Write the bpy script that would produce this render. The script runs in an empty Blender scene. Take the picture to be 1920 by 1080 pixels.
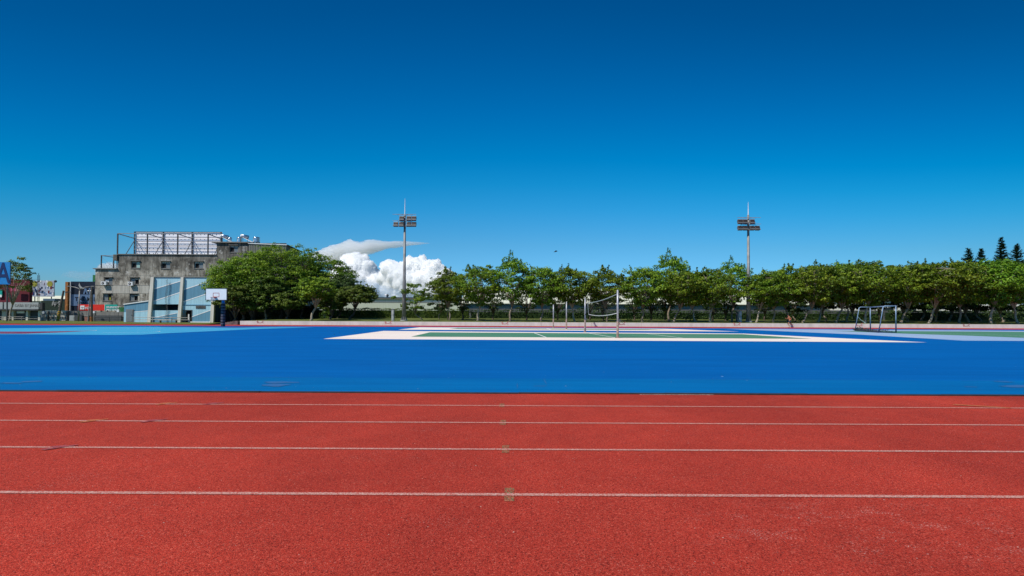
import bpy, bmesh, math, random
from mathutils import Vector, Matrix, noise
random.seed(7)
R = math.radians
scene = bpy.context.scene
COL = scene.collection

# ------------------------------------------------------------------ camera
FPX, H, TH, RHO, SH = 1000.0, 1.25, math.atan(0.017), 0.0047, 35.0
F = Vector((0, math.cos(TH), math.sin(TH)))
U0 = Vector((0, -math.sin(TH), math.cos(TH)))
RX = Vector((1, 0, 0)) * math.cos(RHO) + U0 * math.sin(RHO)
UP = U0 * math.cos(RHO) - Vector((1, 0, 0)) * math.sin(RHO)
cam = bpy.data.cameras.new('camera')
cam.sensor_width = 36; cam.lens = FPX / 1920 * 36; cam.shift_y = SH / 1920
cam.clip_start = 0.05; cam.clip_end = 9000
camo = bpy.data.objects.new('camera', cam); COL.objects.link(camo)
m = Matrix.Identity(4)
for i in range(3):
    m[i][0], m[i][1], m[i][2] = RX[i], UP[i], -F[i]
m[2][3] = H
camo.matrix_world = m
scene.camera = camo

# ------------------------------------------------------------------ world and sun
SUN_EL = R(50); SUN_V = Vector((-0.74, -0.67, 0)).normalized()
w = bpy.data.worlds.new('World'); scene.world = w; w.use_nodes = True
nt = w.node_tree; nt.nodes.clear()
out = nt.nodes.new('ShaderNodeOutputWorld'); bg = nt.nodes.new('ShaderNodeBackground')
sky = nt.nodes.new('ShaderNodeTexSky'); sky.sky_type = 'NISHITA'; sky.sun_disc = False
sky.sun_elevation = SUN_EL; sky.sun_rotation = math.atan2(SUN_V.x, SUN_V.y)
sky.air_density = 1.0; sky.dust_density = 0.3; sky.ozone_density = 2.0; sky.altitude = 0
tc = nt.nodes.new('ShaderNodeTexCoord'); sep = nt.nodes.new('ShaderNodeSeparateXYZ')
rp = nt.nodes.new('ShaderNodeValToRGB'); mx = nt.nodes.new('ShaderNodeMix'); mx.data_type = 'RGBA'; mx.blend_type = 'MULTIPLY'
mx.inputs[0].default_value = 1; mx.clamp_result = False
# clear tropical air: deep polarised blue overhead, paler to the horizon
TINT = [(0.0, (.40, .62, .92)), (.092, (.28, .70, 1.06)), (.131, (.235, .685, .98)), (.198, (.09, .70, 1.03)), (.24, (.03, .69, 1.03)), (.285, (0, .645, 1.02)), (.357, (0, .554, .97)), (.434, (0, .468, .87)), (.507, (0, .398, .76)), (.58, (0, .37, .70)), (.74, (.25, .52, .78)), (1.0, (.52, .80, .86))]
rp.color_ramp.elements[0].position = 0; rp.color_ramp.elements[1].position = 1
while len(rp.color_ramp.elements) < len(TINT): rp.color_ramp.elements.new(0.5)
for e, (p, c) in zip(rp.color_ramp.elements, TINT):
    e.position = p; e.color = (*c, 1)
nt.links.new(tc.outputs['Generated'], sep.inputs[0]); 
def mth(op, a, b):
    n = nt.nodes.new('ShaderNodeMath'); n.operation = op
    for i, v in enumerate((a, b)):
        if isinstance(v, (int, float)): n.inputs[i].default_value = v
        else: nt.links.new(v, n.inputs[i])
    return n.outputs[0]
x2 = mth('MULTIPLY', sep.outputs['X'], sep.outputs['X'])      # polarised sky: evens out the brightness along the horizon
nt.links.new(mth('MULTIPLY', sep.outputs['Z'], mth('ADD', 1.0, mth('MULTIPLY', x2, 0.8))), rp.inputs[0])
lin = mth('SUBTRACT', mth('SUBTRACT', 1.0, mth('MULTIPLY', x2, 0.40)), mth('MULTIPLY', sep.outputs['X'], 0.03))
mx2 = nt.nodes.new('ShaderNodeMix'); mx2.data_type = 'RGBA'; mx2.blend_type = 'MULTIPLY'; mx2.inputs[0].default_value = 1
nt.links.new(mx.outputs[2], mx2.inputs[6]); nt.links.new(lin, mx2.inputs[7])
nt.links.new(sky.outputs[0], mx.inputs[6]); nt.links.new(rp.outputs[0], mx.inputs[7])
nt.links.new(mx2.outputs[2], bg.inputs[0]); bg.inputs[1].default_value = 0.12
nt.links.new(bg.outputs[0], out.inputs[0])
sl = bpy.data.lights.new('sun', 'SUN'); sl.energy = 4.4; sl.angle = R(0.53); sl.color = (1, .955, .88)
so = bpy.data.objects.new('sun', sl); COL.objects.link(so)
sd = SUN_V * math.cos(SUN_EL) + Vector((0, 0, math.sin(SUN_EL)))
so.rotation_euler = sd.to_track_quat('Z', 'Y').to_euler(); so.location = (0, 0, 60)
scene.view_settings.view_transform = 'Standard'; scene.view_settings.look = 'None'
scene.view_settings.exposure = 0.0; scene.view_settings.gamma = 1
try:
    scene.cycles.max_bounces = 48; scene.cycles.diffuse_bounces = 4; scene.cycles.transparent_max_bounces = 8; scene.cycles.volume_bounces = 48; scene.cycles.glossy_bounces = 3; scene.cycles.transmission_bounces = 3
except Exception: pass

# ------------------------------------------------------------------ helpers
def ray(px, py):
    return F + RX * ((px - 960) / FPX) - UP * ((py - 540 - SH) / FPX)
def P(px, py, D):                       # the world point a distance D in front, seen at that pixel
    d = ray(px, py); return Vector((0, 0, H)) + d * (D / d.y)
def G(px, py, z=0.0):                   # the point of the ground (height z) seen at that pixel
    d = ray(px, py); return Vector((0, 0, H)) + d * ((z - H) / d.z)

MATS = {}
def _new(name):
    m = bpy.data.materials.new(name); m.use_nodes = True
    b = m.node_tree.nodes['Principled BSDF']; MATS[name] = m
    return m, m.node_tree, b
def mat(name, col, rough=.7, metal=0, var=.12, scale=3.0, bump=0, spec=.3, col2=None):
    m, t, b = _new(name)
    b.inputs['Roughness'].default_value = rough; b.inputs['Metallic'].default_value = metal
    b.inputs['Specular IOR Level'].default_value = spec
    n = t.nodes.new('ShaderNodeTexNoise'); n.inputs['Scale'].default_value = scale; n.inputs['Detail'].default_value = 5
    c = t.nodes.new('ShaderNodeTexCoord'); t.links.new(c.outputs['Object'], n.inputs['Vector'])
    r = t.nodes.new('ShaderNodeValToRGB'); r.color_ramp.elements[0].position = .3; r.color_ramp.elements[1].position = .72
    c2 = col2 or tuple(min(1, x * (1 + var)) for x in col)
    c1 = tuple(x * (1 - var) for x in col)
    r.color_ramp.elements[0].color = (*c1, 1); r.color_ramp.elements[1].color = (*c2, 1)
    t.links.new(n.outputs[0], r.inputs[0]); t.links.new(r.outputs[0], b.inputs['Base Color'])
    if bump:
        bp = t.nodes.new('ShaderNodeBump'); bp.inputs['Strength'].default_value = bump; bp.inputs['Distance'].default_value = .02
        n2 = t.nodes.new('ShaderNodeTexNoise'); n2.inputs['Scale'].default_value = scale * 9
        t.links.new(c.outputs['Object'], n2.inputs['Vector'])
        t.links.new(n2.outputs[0], bp.inputs['Height']); t.links.new(bp.outputs[0], b.inputs['Normal'])
    return m

class Net:                              # tiny node-graph helper
    def __init__(s, t): s.t = t; s.c = t.nodes.new('ShaderNodeTexCoord').outputs['Object']
    def mapping(s, sc):
        n = s.t.nodes.new('ShaderNodeMapping'); n.inputs['Scale'].default_value = sc; s.t.links.new(s.c, n.inputs[0]); return n.outputs[0]
    def noise(s, scale, detail=3, rough=.5, sc=None, dist=0):
        n = s.t.nodes.new('ShaderNodeTexNoise'); n.inputs['Scale'].default_value = scale
        n.inputs['Detail'].default_value = detail; n.inputs['Roughness'].default_value = rough; n.inputs['Distortion'].default_value = dist
        s.t.links.new(s.mapping(sc) if sc else s.c, n.inputs['Vector']); return n.outputs[0]
    def vor(s, scale, sc=None, out='Color'):
        n = s.t.nodes.new('ShaderNodeTexVoronoi'); n.inputs['Scale'].default_value = scale
        s.t.links.new(s.mapping(sc) if sc else s.c, n.inputs['Vector']); return n.outputs[out]
    def ramp(s, f, pts):
        r = s.t.nodes.new('ShaderNodeValToRGB'); e = r.color_ramp.elements
        while len(e) < len(pts): e.new(.5)
        for el, (p, c) in zip(e, pts):
            el.position = p; el.color = (c, c, c, 1) if isinstance(c, (int, float)) else (*c, 1)
        s.t.links.new(f, r.inputs[0]); return r.outputs[0]
    def mix(s, f, a, b, mode='MIX'):
        n = s.t.nodes.new('ShaderNodeMix'); n.data_type = 'RGBA'; n.blend_type = mode
        for i, v in ((0, f), (6, a), (7, b)):
            if isinstance(v, (int, float)): n.inputs[i].default_value = v
            elif isinstance(v, tuple): n.inputs[i].default_value = (*v, 1)
            else: s.t.links.new(v, n.inputs[i])
        return n.outputs[2]
    def bump(s, h, strength, dist):
        n = s.t.nodes.new('ShaderNodeBump'); n.inputs['Strength'].default_value = strength; n.inputs['Distance'].default_value = dist
        s.t.links.new(h, n.inputs['Height']); return n.outputs[0]

# ---- ground materials
def rubber(name, base, dark, light, worn=True):
    m, t, b = _new(name); g = Net(t)
    b.inputs['Roughness'].default_value = .9; b.inputs['Specular IOR Level'].default_value = .12
    gr = g.noise(150, 2, .6)
    fine = g.noise(55, 3, .75)
    cells = g.vor(130)
    col = g.ramp(cells, [(.10, dark), (.30, base), (.68, base), (.95, light)])
    col = g.mix(g.ramp(gr, [(.38, .85), (.48, 0), (1, 0)]), col, dark)
    col = g.mix(g.ramp(fine, [(.36, .6), (.47, 0), (1, 0)]), col, dark)
    big = g.noise(.35, 4, .6, (1, .5, 1))
    col = g.mix(1.0, col, g.ramp(big, [(.34, (.80, .78, .80)), (.66, (1.12, 1.10, 1.08))]), 'MULTIPLY')
    mid = g.noise(2.3, 5, .65)
    col = g.mix(1.0, col, g.ramp(mid, [(.3, (.9, .9, .9)), (.7, (1.07, 1.07, 1.07))]), 'MULTIPLY')
    if worn:
        fl = g.ramp(g.noise(75, 2, .5), [(.63, 0), (.70, 1)])
        pa = g.ramp(g.noise(1.3, 4, .7, (1, 1.6, 1)), [(.55, 0), (.72, .75)])
        col = g.mix(g.mix(1.0, fl, pa, 'MULTIPLY'), col, (.85, .50, .42))
        # scraped, paler patch of track: shape of its own
        vm = t.nodes.new('ShaderNodeMapping'); vm.inputs['Location'].default_value = (-2.25 / 1.5, -3.2 / .55, 0); vm.inputs['Scale'].default_value = (1 / 1.5, 1 / .55, 1); t.links.new(g.c, vm.inputs[0])
        gs = t.nodes.new('ShaderNodeTexGradient'); gs.gradient_type = 'SPHERICAL'; t.links.new(vm.outputs[0], gs.inputs[0])
        wr = g.mix(1.0, g.ramp(gs.outputs[0], [(0, 0), (.5, 1)]), g.ramp(g.noise(4, 5, .8, (1, 1.5, 1)), [(.52, 0), (.64, 1)]), 'MULTIPLY')
        col = g.mix(g.mix(1.0, wr, g.ramp(g.noise(95, 2, .5), [(.55, 0), (.66, .75)]), 'MULTIPLY'), col, (.88, .52, .44))
        sp = g.ramp(g.noise(42, 1, .5), [(.775, 0), (.80, .8)])
        col = g.mix(sp, col, (.80, .62, .52))
    t.links.new(col, b.inputs['Base Color'])
    t.links.new(g.bump(gr, 1.0, .008), b.inputs['Normal'])
    return m
rubber('track', (.545, .052, .030), (.17, .015, .010), (.76, .15, .095))
rubber('track_far', (.50, .046, .030), (.22, .02, .018), (.6, .10, .08), False)

def paint(name, base, dark, light, rough=.55, scuff=None):
    m, t, b = _new(name); g = Net(t)
    b.inputs['Roughness'].default_value = rough; b.inputs['Specular IOR Level'].default_value = .06
    n1 = g.noise(.5, 6, .62, (.35, 1.6, 1))
    col = g.ramp(n1, [(.28, dark), (.5, base), (.75, light)])
    st = g.noise(1.2, 5, .7, (.12, 2.2, 1))
    col = g.mix(1.0, col, g.ramp(st, [(.32, (.84, .87, .9)), (.60, (1.04, 1.04, 1.04))]), 'MULTIPLY')
    gn = g.noise(60, 2, .6)
    col = g.mix(1.0, col, g.ramp(gn, [(.35, (.88, .88, .9)), (.65, (1.05, 1.05, 1.05))]), 'MULTIPLY')
    if scuff:
        sc = g.ramp(g.noise(1.6, 5, .75, (.35, 1.5, 1), .6), [(.64, 0), (.76, .5)])
        col = g.mix(sc, col, scuff)
        dots = g.ramp(g.noise(9, 1, .5), [(.79, 0), (.81, .7)])
        col = g.mix(dots, col, (.35, .5, .62))
    t.links.new(col, b.inputs['Base Color'])
    t.links.new(g.bump(gn, .25, .004), b.inputs['Normal'])
    return m
paint('court_blue', (.0003, .113, .375), (.0003, .096, .33), (.0006, .124, .405), .75, (.03, .13, .30))
paint('court_blue_edge', (.0005, .135, .372), (.0005, .118, .34), (.001, .152, .40), .75, (.07, .14, .22))
paint('court_cream', (.90, .76, .66), (.82, .68, .58), (.94, .82, .73), .7)
paint('court_green', (.085, .235, .145), (.07, .20, .12), (.10, .26, .165), .7)
paint('court_line', (.8, .8, .78), (.7, .7, .68), (.86, .86, .84), .7)
paint('court_sky', (.06, .36, .58), (.05, .31, .53), (.08, .42, .62), .6)
paint('court_maroon', (.20, .045, .10), (.17, .04, .085), (.24, .06, .12), .7)
paint('court_violet', (.035, .07, .26), (.03, .06, .22), (.05, .08, .3), .7)
paint('court_grey', (.32, .43, .60), (.28, .39, .56), (.37, .48, .64), .7)
def line_mat(name, col, under, lo):
    m, t, b = _new(name); g = Net(t); b.inputs['Roughness'].default_value = .85
    f = g.ramp(g.noise(110, 3, .7), [(lo, 1), (lo + .2, 0)])
    t.links.new(g.mix(f, col, under), b.inputs['Base Color'])
    t.links.new(g.bump(g.noise(130, 2, .6), .6, .005), b.inputs['Normal'])
line_mat('lane_paint', (.62, .40, .33), (.42, .05, .03), .41)
def speckle(name, col, sc, lo, hi):
    m, t, b = _new(name); g = Net(t); b.inputs['Roughness'].default_value = .9; b.inputs['Specular IOR Level'].default_value = .1
    c2 = g.ramp(g.vor(110), [(.1, (.15, .012, .008)), (.35, (.52, .05, .03)), (.95, (.75, .15, .09))])
    t.links.new(g.mix(g.ramp(g.noise(sc, 3, .7), [(lo, 1), (hi, 0)]), c2, g.mix(g.ramp(g.vor(110), [(.2, 0), (.9, 1)]), tuple(x * .45 for x in col), col)), b.inputs['Base Color']); t.links.new(g.bump(g.noise(150, 2, .6), 1, .008), b.inputs['Normal'])
speckle('mark_green', (.17, .22, .11), 75, .46, .54)
line_mat('chipped', (.62, .50, .44), (.12, .06, .05), .46)
line_mat('mark_yellow', (.60, .27, .06), (.45, .05, .035), .42)
line_mat('mark_violet', (.20, .07, .10), (.45, .05, .035), .42)
line_mat('stain_grey', (.045, .085, .14), (.004, .12, .36), .46)
line_mat('mark_red', (.42, .09, .08), (.62, .52, .48), .33)
line_mat('mark_rust', (.22, .05, .045), (.6, .5, .47), .33)
mat('rim_dark', (.03, .028, .03), .8, var=.4, scale=8)
# lawn
def lawn(name, a, b_, c_):
    m, t, b = _new(name); g = Net(t); b.inputs['Roughness'].default_value = .95; b.inputs['Specular IOR Level'].default_value = .1
    col = g.ramp(g.noise(.7, 6, .7), [(.3, a), (.5, b_), (.72, c_)])
    col = g.mix(1.0, col, g.ramp(g.noise(14, 4, .7), [(.3, (.6, .62, .6)), (.7, (1.2, 1.2, 1.2))]), 'MULTIPLY')
    t.links.new(col, b.inputs['Base Color']); t.links.new(g.bump(g.noise(20, 4, .7), 1, .06), b.inputs['Normal'])
lawn('lawn', (.10, .115, .03), (.14, .17, .04), (.21, .21, .075))
lawn('dry_lawn', (.13, .10, .045), (.15, .15, .05), (.20, .18, .08))
# leaves: colour per leaf clump
def leafmat(name, c1, c2, c3, trans=.35):
    m = bpy.data.materials.new(name); m.use_nodes = True; t = m.node_tree; t.nodes.clear(); MATS[name] = m
    o = t.nodes.new('ShaderNodeOutputMaterial'); at = t.nodes.new('ShaderNodeAttribute'); at.attribute_name = 'tint'
    r = t.nodes.new('ShaderNodeValToRGB'); e = r.color_ramp.elements; e.new(.5)
    for el, (p, c) in zip(e, ((0, c1), (.5, c2), (1, c3))): el.position = p; el.color = (*c, 1)
    t.links.new(at.outputs['Fac'], r.inputs[0])
    oi = t.nodes.new('ShaderNodeObjectInfo'); hs = t.nodes.new('ShaderNodeHueSaturation')
    mr = t.nodes.new('ShaderNodeMapRange'); mr.inputs[3].default_value = .74; mr.inputs[4].default_value = 1.22
    t.links.new(oi.outputs['Random'], mr.inputs[0]); t.links.new(mr.outputs[0], hs.inputs['Value'])
    mh = t.nodes.new('ShaderNodeMapRange'); mh.inputs[3].default_value = .488; mh.inputs[4].default_value = .522
    t.links.new(oi.outputs['Random'], mh.inputs[0]); t.links.new(mh.outputs[0], hs.inputs['Hue'])
    t.links.new(r.outputs[0], hs.inputs['Color'])
    d = t.nodes.new('ShaderNodeBsdfPrincipled'); d.inputs['Roughness'].default_value = .5; d.inputs['Specular IOR Level'].default_value = .25
    tr = t.nodes.new('ShaderNodeBsdfTranslucent'); ms = t.nodes.new('ShaderNodeMixShader'); ms.inputs[0].default_value = trans
    t.links.new(hs.outputs[0], d.inputs['Base Color']); t.links.new(hs.outputs[0], tr.inputs[0])
    t.links.new(d.outputs[0], ms.inputs[1]); t.links.new(tr.outputs[0], ms.inputs[2]); t.links.new(ms.outputs[0], o.inputs[0])
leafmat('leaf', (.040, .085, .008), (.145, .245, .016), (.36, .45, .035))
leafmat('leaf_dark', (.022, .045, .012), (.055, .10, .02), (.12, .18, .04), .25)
leafmat('leaf_pale', (.07, .10, .03), (.14, .18, .05), (.25, .28, .09))
leafmat('leaf_pine', (.014, .04, .02), (.03, .07, .03), (.06, .11, .045), .2)
leafmat('leaf_hedge', (.045, .085, .012), (.12, .19, .025), (.24, .31, .05))
mat('bark', (.24, .19, .14), .9, var=.45, scale=4, bump=.6)
mat('bark_pale', (.36, .30, .23), .9, var=.4, scale=4, bump=.6)
mat('bark_dark', (.10, .075, .06), .9, var=.4, scale=4, bump=.6)
# concrete of the old building: streaks, flaked paint
def oldconcrete():
    m, t, b = _new('old_concrete'); g = Net(t); b.inputs['Roughness'].default_value = .92; b.inputs['Specular IOR Level'].default_value = .15
    col = g.ramp(g.noise(.42, 7, .62, dist=.4), [(.34, (.10, .088, .072)), (.46, (.27, .245, .205)), (.60, (.50, .46, .39))])
    stk = g.ramp(g.noise(1.1, 6, .75, (1.7, 1, .35), .4), [(.38, (.42, .41, .39)), (.54, (1.08, 1.08, 1.08))])
    col = g.mix(1.0, col, stk, 'MULTIPLY')
    se = t.nodes.new('ShaderNodeSeparateXYZ'); t.links.new(g.c, se.inputs[0])
    hgt = t.nodes.new('ShaderNodeMapRange'); hgt.inputs[1].default_value = 7.5; hgt.inputs[2].default_value = 13.2
    t.links.new(se.outputs['Z'], hgt.inputs[0])
    col = g.mix(g.mix(1.0, hgt.outputs[0], g.ramp(g.noise(1.4, 5, .7, (2, 1, .3)), [(.38, .95), (.75, .3)]), 'MULTIPLY'), col, (.05, .048, .045))
    fk = g.ramp(g.noise(.95, 7, .8), [(.56, 0), (.62, .75)])
    fk2 = g.ramp(g.noise(.4, 2, .5), [(.38, 0), (.52, 1)])
    col = g.mix(g.mix(1.0, fk, fk2, 'MULTIPLY'), col, (.66, .64, .60))
    t.links.new(col, b.inputs['Base Color']); t.links.new(g.bump(g.noise(3, 6, .7), .5, .05), b.inputs['Normal'])
oldconcrete()
def streaky(name, c, amt=.7, sc=(4, 1, .25), rough=.7):
    m, t, b = _new(name); g = Net(t); b.inputs['Roughness'].default_value = rough; b.inputs['Specular IOR Level'].default_value = .2
    col = g.mix(1.0, c, g.ramp(g.noise(1.1, 6, .7, sc), [(.3, (amt,) * 3), (.6, (1.05,) * 3)]), 'MULTIPLY')
    t.links.new(col, b.inputs['Base Color'])
streaky('render_pale', (.50, .47, .41), .6); streaky('slab_concrete', (.22, .21, .19))
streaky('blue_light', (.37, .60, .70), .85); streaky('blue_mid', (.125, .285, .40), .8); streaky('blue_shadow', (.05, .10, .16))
streaky('pier_cream', (.66, .63, .55), .75); streaky('white_trim', (.78, .80, .80), .85)
streaky('wall_white', (.64, .67, .62), .80, (1.2, 1, .6)); streaky('corrugated', (.22, .22, .19), .55, (9, 1, .3))
streaky('roof_cream', (.66, .66, .52), .85, (.6, 1, 2)); streaky('wall_cream', (.74, .72, .64), .85); streaky('wall_sage', (.50, .54, .44), .9)
streaky('perimeter', (.11, .115, .12), .6); streaky('wall_bluegrey', (.10, .17, .24), .7)
mat('steel', (.33, .34, .35), .5, .3, var=.2); mat('steel_dark', (.07, .075, .08), .6, .2, var=.4)
mat('galv', (.25, .245, .235), .55, .35, var=.25, scale=2); mat('white_metal', (.75, .75, .75), .5, .1)
mat('stainless', (.70, .72, .75), .22, .95, var=.1); mat('rust', (.30, .10, .035), .9, var=.5, scale=3, col2=(.5, .20, .06))
mat('lamp_face', (.06, .045, .04), .35, 0, var=.4, scale=6); mat('lamp_body', (.16, .14, .13), .5, .4)
mat('panel_white', (.92, .90, .93), .6, var=.05); mat('panel_shade', (.60, .58, .64), .7)
mat('glass_dark', (.015, .017, .02), .15, 0, spec=.6); mat('glass_grey', (.17, .19, .20), .3, spec=.5); mat('glass_green', (.35, .50, .45), .3)
mat('frame_grey', (.20, .19, .18), .7); mat('void', (.012, .012, .013), .9)
mat('goal_paint', (.27, .36, .50), .45, .1, var=.25, scale=5); mat('goal_low', (.02, .04, .10), .6, var=.4); mat('cord', (.05, .06, .07), .9); mat('cord_pale', (.35, .45, .42), .9)
mat('post_grey', (.42, .42, .45), .45, .4, var=.2, scale=4); mat('post_worn', (.34, .24, .20), .7, .1, var=.4, scale=6)
mat('tape', (.55, .55, .54), .8); mat('tape_grey', (.24, .27, .29), .8)
mat('board', (.82, .82, .82), .5, var=.04); mat('orange_red', (.42, .05, .03), .6); mat('hoop_blue', (.01, .22, .56), .45); mat('pad', (.03, .03, .045), .6, var=.5, scale=9)
mat('tie', (.35, .36, .42), .6)
mat('skin', (.40, .18, .10), .6, var=.1); mat('shorts', (.035, .045, .07), .8); mat('hair', (.02, .015, .012), .8); mat('shoe', (.5, .5, .45), .7)
mat('feather', (.02, .02, .022), .8)
mat('cabinet', (.42, .42, .42), .6, var=.25, scale=2); mat('cabinet_side', (.13, .13, .13), .8)
mat('sign_blue', (.02, .22, .56), .5); mat('sign_navy', (.01, .03, .12), .6); mat('maroon', (.13, .015, .025), .8, var=.3, scale=1)
mat('sign_black', (.012, .018, .035), .5); mat('sign_slate', (.10, .17, .30), .6); mat('sign_red', (.72, .035, .02), .5); mat('sign_teal', (.01, .33, .27), .5)
mat('sign_white', (.78, .78, .76), .6); mat('sign_grey', (.34, .36, .36), .6); mat('sign_green', (.03, .16, .06), .7, var=.4); mat('sign_pink', (.45, .08, .16), .6)
mat('awning_green', (.02, .04, .03), .7, var=.4); mat('brick', (.28, .12, .09), .9, var=.3, scale=6); mat('olive', (.30, .28, .04), .7, var=.4)
mat('pole_concrete', (.26, .25, .23), .9, var=.2); mat('pole_wood', (.11, .09, .075), .9, var=.3); mat('yellow', (.55, .32, .02), .6)
mat('beige', (.52, .48, .40), .85, var=.15, scale=1); mat('dark_panel', (.06, .065, .07), .8); mat('poster', (.42, .44, .52), .7, var=.35, scale=1.5)
mat('stone', (.16, .13, .12), .95, var=.4, scale=3, bump=.6)
def cloudmat():
    m, t, b = _new('cloud_white'); g = Net(t)
    b.inputs['Roughness'].default_value = 1; b.inputs['Specular IOR Level'].default_value = 0
    b.inputs['Base Color'].default_value = (.96, .97, .98, 1)
    b.inputs['Subsurface Weight'].default_value = 1; b.inputs['Subsurface Radius'].default_value = (1, 1, 1); b.inputs['Subsurface Scale'].default_value = 35
    t.links.new(g.bump(g.noise(.03, 6, .6), .35, 20), b.inputs['Normal'])
cloudmat()
def volmat(name, dens, col=(1, 1, 1)):
    m = bpy.data.materials.new(name); m.use_nodes = True; t = m.node_tree; t.nodes.clear(); MATS[name] = m
    o = t.nodes.new('ShaderNodeOutputMaterial'); v = t.nodes.new('ShaderNodeVolumePrincipled')
    v.inputs['Density'].default_value = dens; v.inputs['Color'].default_value = (*col, 1); v.inputs['Anisotropy'].default_value = -0.3
    t.links.new(v.outputs[0], o.inputs['Volume'])
volmat('cloud_thin', .030)

class MB:
    """collects shapes in world coordinates, builds ONE mesh object"""
    def __init__(s): s.v = []; s.f = []; s.mi = []; s.mats = []; s.tint = None
    def m(s, name):
        if name not in s.mats: s.mats.append(name)
        return s.mats.index(name)
    def face(s, pts, mt):
        i = len(s.v); s.v += [Vector(p) for p in pts]; s.f.append(tuple(range(i, i + len(pts)))); s.mi.append(s.m(mt)); return s
    def box(s, a, b, mt, rot=None, c=None):
        x0, y0, z0 = a; x1, y1, z1 = b; i = len(s.v)
        vs = [Vector(p) for p in ((x0,y0,z0),(x1,y0,z0),(x1,y1,z0),(x0,y1,z0),(x0,y0,z1),(x1,y0,z1),(x1,y1,z1),(x0,y1,z1))]
        if rot is not None:
            c = Vector(c) if c is not None else sum(vs, Vector()) / 8
            vs = [rot @ (v - c) + c for v in vs]
        s.v += vs
        for q in ((0,3,2,1),(4,5,6,7),(0,1,5,4),(1,2,6,5),(2,3,7,6),(3,0,4,7)):
            s.f.append(tuple(i + k for k in q)); s.mi.append(s.m(mt))
        return s
    def prism(s, pts, dvec, mt, caps=True):
        i = len(s.v); n = len(pts); s.v += [Vector(p) for p in pts] + [Vector(p) + Vector(dvec) for p in pts]
        for k in range(n):
            s.f.append((i + k, i + (k + 1) % n, i + n + (k + 1) % n, i + n + k)); s.mi.append(s.m(mt))
        if caps:
            s.f.append(tuple(i + k for k in range(n))[::-1]); s.mi.append(s.m(mt))
            s.f.append(tuple(i + n + k for k in range(n))); s.mi.append(s.m(mt))
        return s
    def tube(s, pts, rad, mt, n=8, cap=True):
        pts = [Vector(p) for p in pts]; rr = rad if isinstance(rad, (list, tuple)) else [rad] * len(pts)
        base = len(s.v); prev = None
        for k, p in enumerate(pts):
            d = (pts[min(k + 1, len(pts) - 1)] - pts[max(k - 1, 0)]).normalized()
            if prev is None:
                a = d.cross(Vector((0, 0, 1)) if abs(d.z) < .9 else Vector((1, 0, 0))).normalized()
            else: a = (prev - d * prev.dot(d)).normalized()
            prev = a; b = d.cross(a)
            for j in range(n):
                t = 2 * math.pi * j / n; s.v.append(p + (a * math.cos(t) + b * math.sin(t)) * rr[k])
        mi = s.m(mt)
        for k in range(len(pts) - 1):
            for j in range(n):
                s.f.append((base + k*n + j, base + k*n + (j+1) % n, base + (k+1)*n + (j+1) % n, base + (k+1)*n + j)); s.mi.append(mi)
        if cap:
            s.f.append(tuple(base + j for j in range(n))[::-1]); s.mi.append(mi)
            s.f.append(tuple(base + (len(pts)-1)*n + j for j in range(n))); s.mi.append(mi)
        return s
    def ball(s, c, r, mt, nu=10, nv=6):
        c = Vector(c); r = Vector(r) if not isinstance(r, (int, float)) else Vector((r, r, r))
        i = len(s.v); mi = s.m(mt)
        for a in range(nv + 1):
            th = math.pi * a / nv
            for k in range(nu):
                ph = 2 * math.pi * k / nu
                s.v.append(c + Vector((r.x*math.sin(th)*math.cos(ph), r.y*math.sin(th)*math.sin(ph), r.z*math.cos(th))))
        for a in range(nv):
            for k in range(nu):
                s.f.append((i+a*nu+k, i+(a+1)*nu+k, i+(a+1)*nu+(k+1)%nu, i+a*nu+(k+1)%nu)); s.mi.append(mi)
        return s
    def build(s, name, parent=None, smooth=False, origin=None):
        o0 = Vector(parent['_w']) if parent is not None else (Vector(origin) if origin is not None else Vector())
        me = bpy.data.meshes.new(name); me.from_pydata([v - o0 for v in s.v], [], s.f)
        for n in s.mats: me.materials.append(MATS[n])
        me.polygons.foreach_set('material_index', s.mi)
        if smooth: me.polygons.foreach_set('use_smooth', [True] * len(s.f))
        if s.tint:
            a = me.attributes.new('tint', 'FLOAT', 'FACE'); a.data.foreach_set('value', s.tint)
        me.update(); o = bpy.data.objects.new(name, me); COL.objects.link(o)
        if parent is not None:
            o.parent = parent
            if parent.type == 'MESH': pass
        elif origin is not None: o.location = o0
        o['_w'] = tuple(o0)
        return o
def tag(o, label, cat, group=None, kind=None):
    o['label'] = label; o['category'] = cat
    if group: o['group'] = group
    if kind: o['kind'] = kind
    return o
def thing(name, loc, label, cat, group=None):
    o = bpy.data.objects.new(name, None); COL.objects.link(o); o.location = loc; o['_w'] = tuple(loc); o.empty_display_size = .3
    return tag(o, label, cat, group)
def struct(mb, name, smooth=False):
    o = mb.build(name, smooth=smooth); o['kind'] = 'structure'; return o
def copy_thing(root, loc, label, group=None, rz=0, sc=1.0):
    def cp(o, par):
        c = o.copy(); COL.objects.link(c); c.parent = par
        for ch in o.children: cp(ch, c)
        return c
    r = cp(root, None); r.location = loc; r.rotation_euler = (0, 0, rz); r.scale = (sc,) * 3 if isinstance(sc, (int, float)) else sc
    r['label'] = label
    if group: r['group'] = group
    return r
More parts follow.
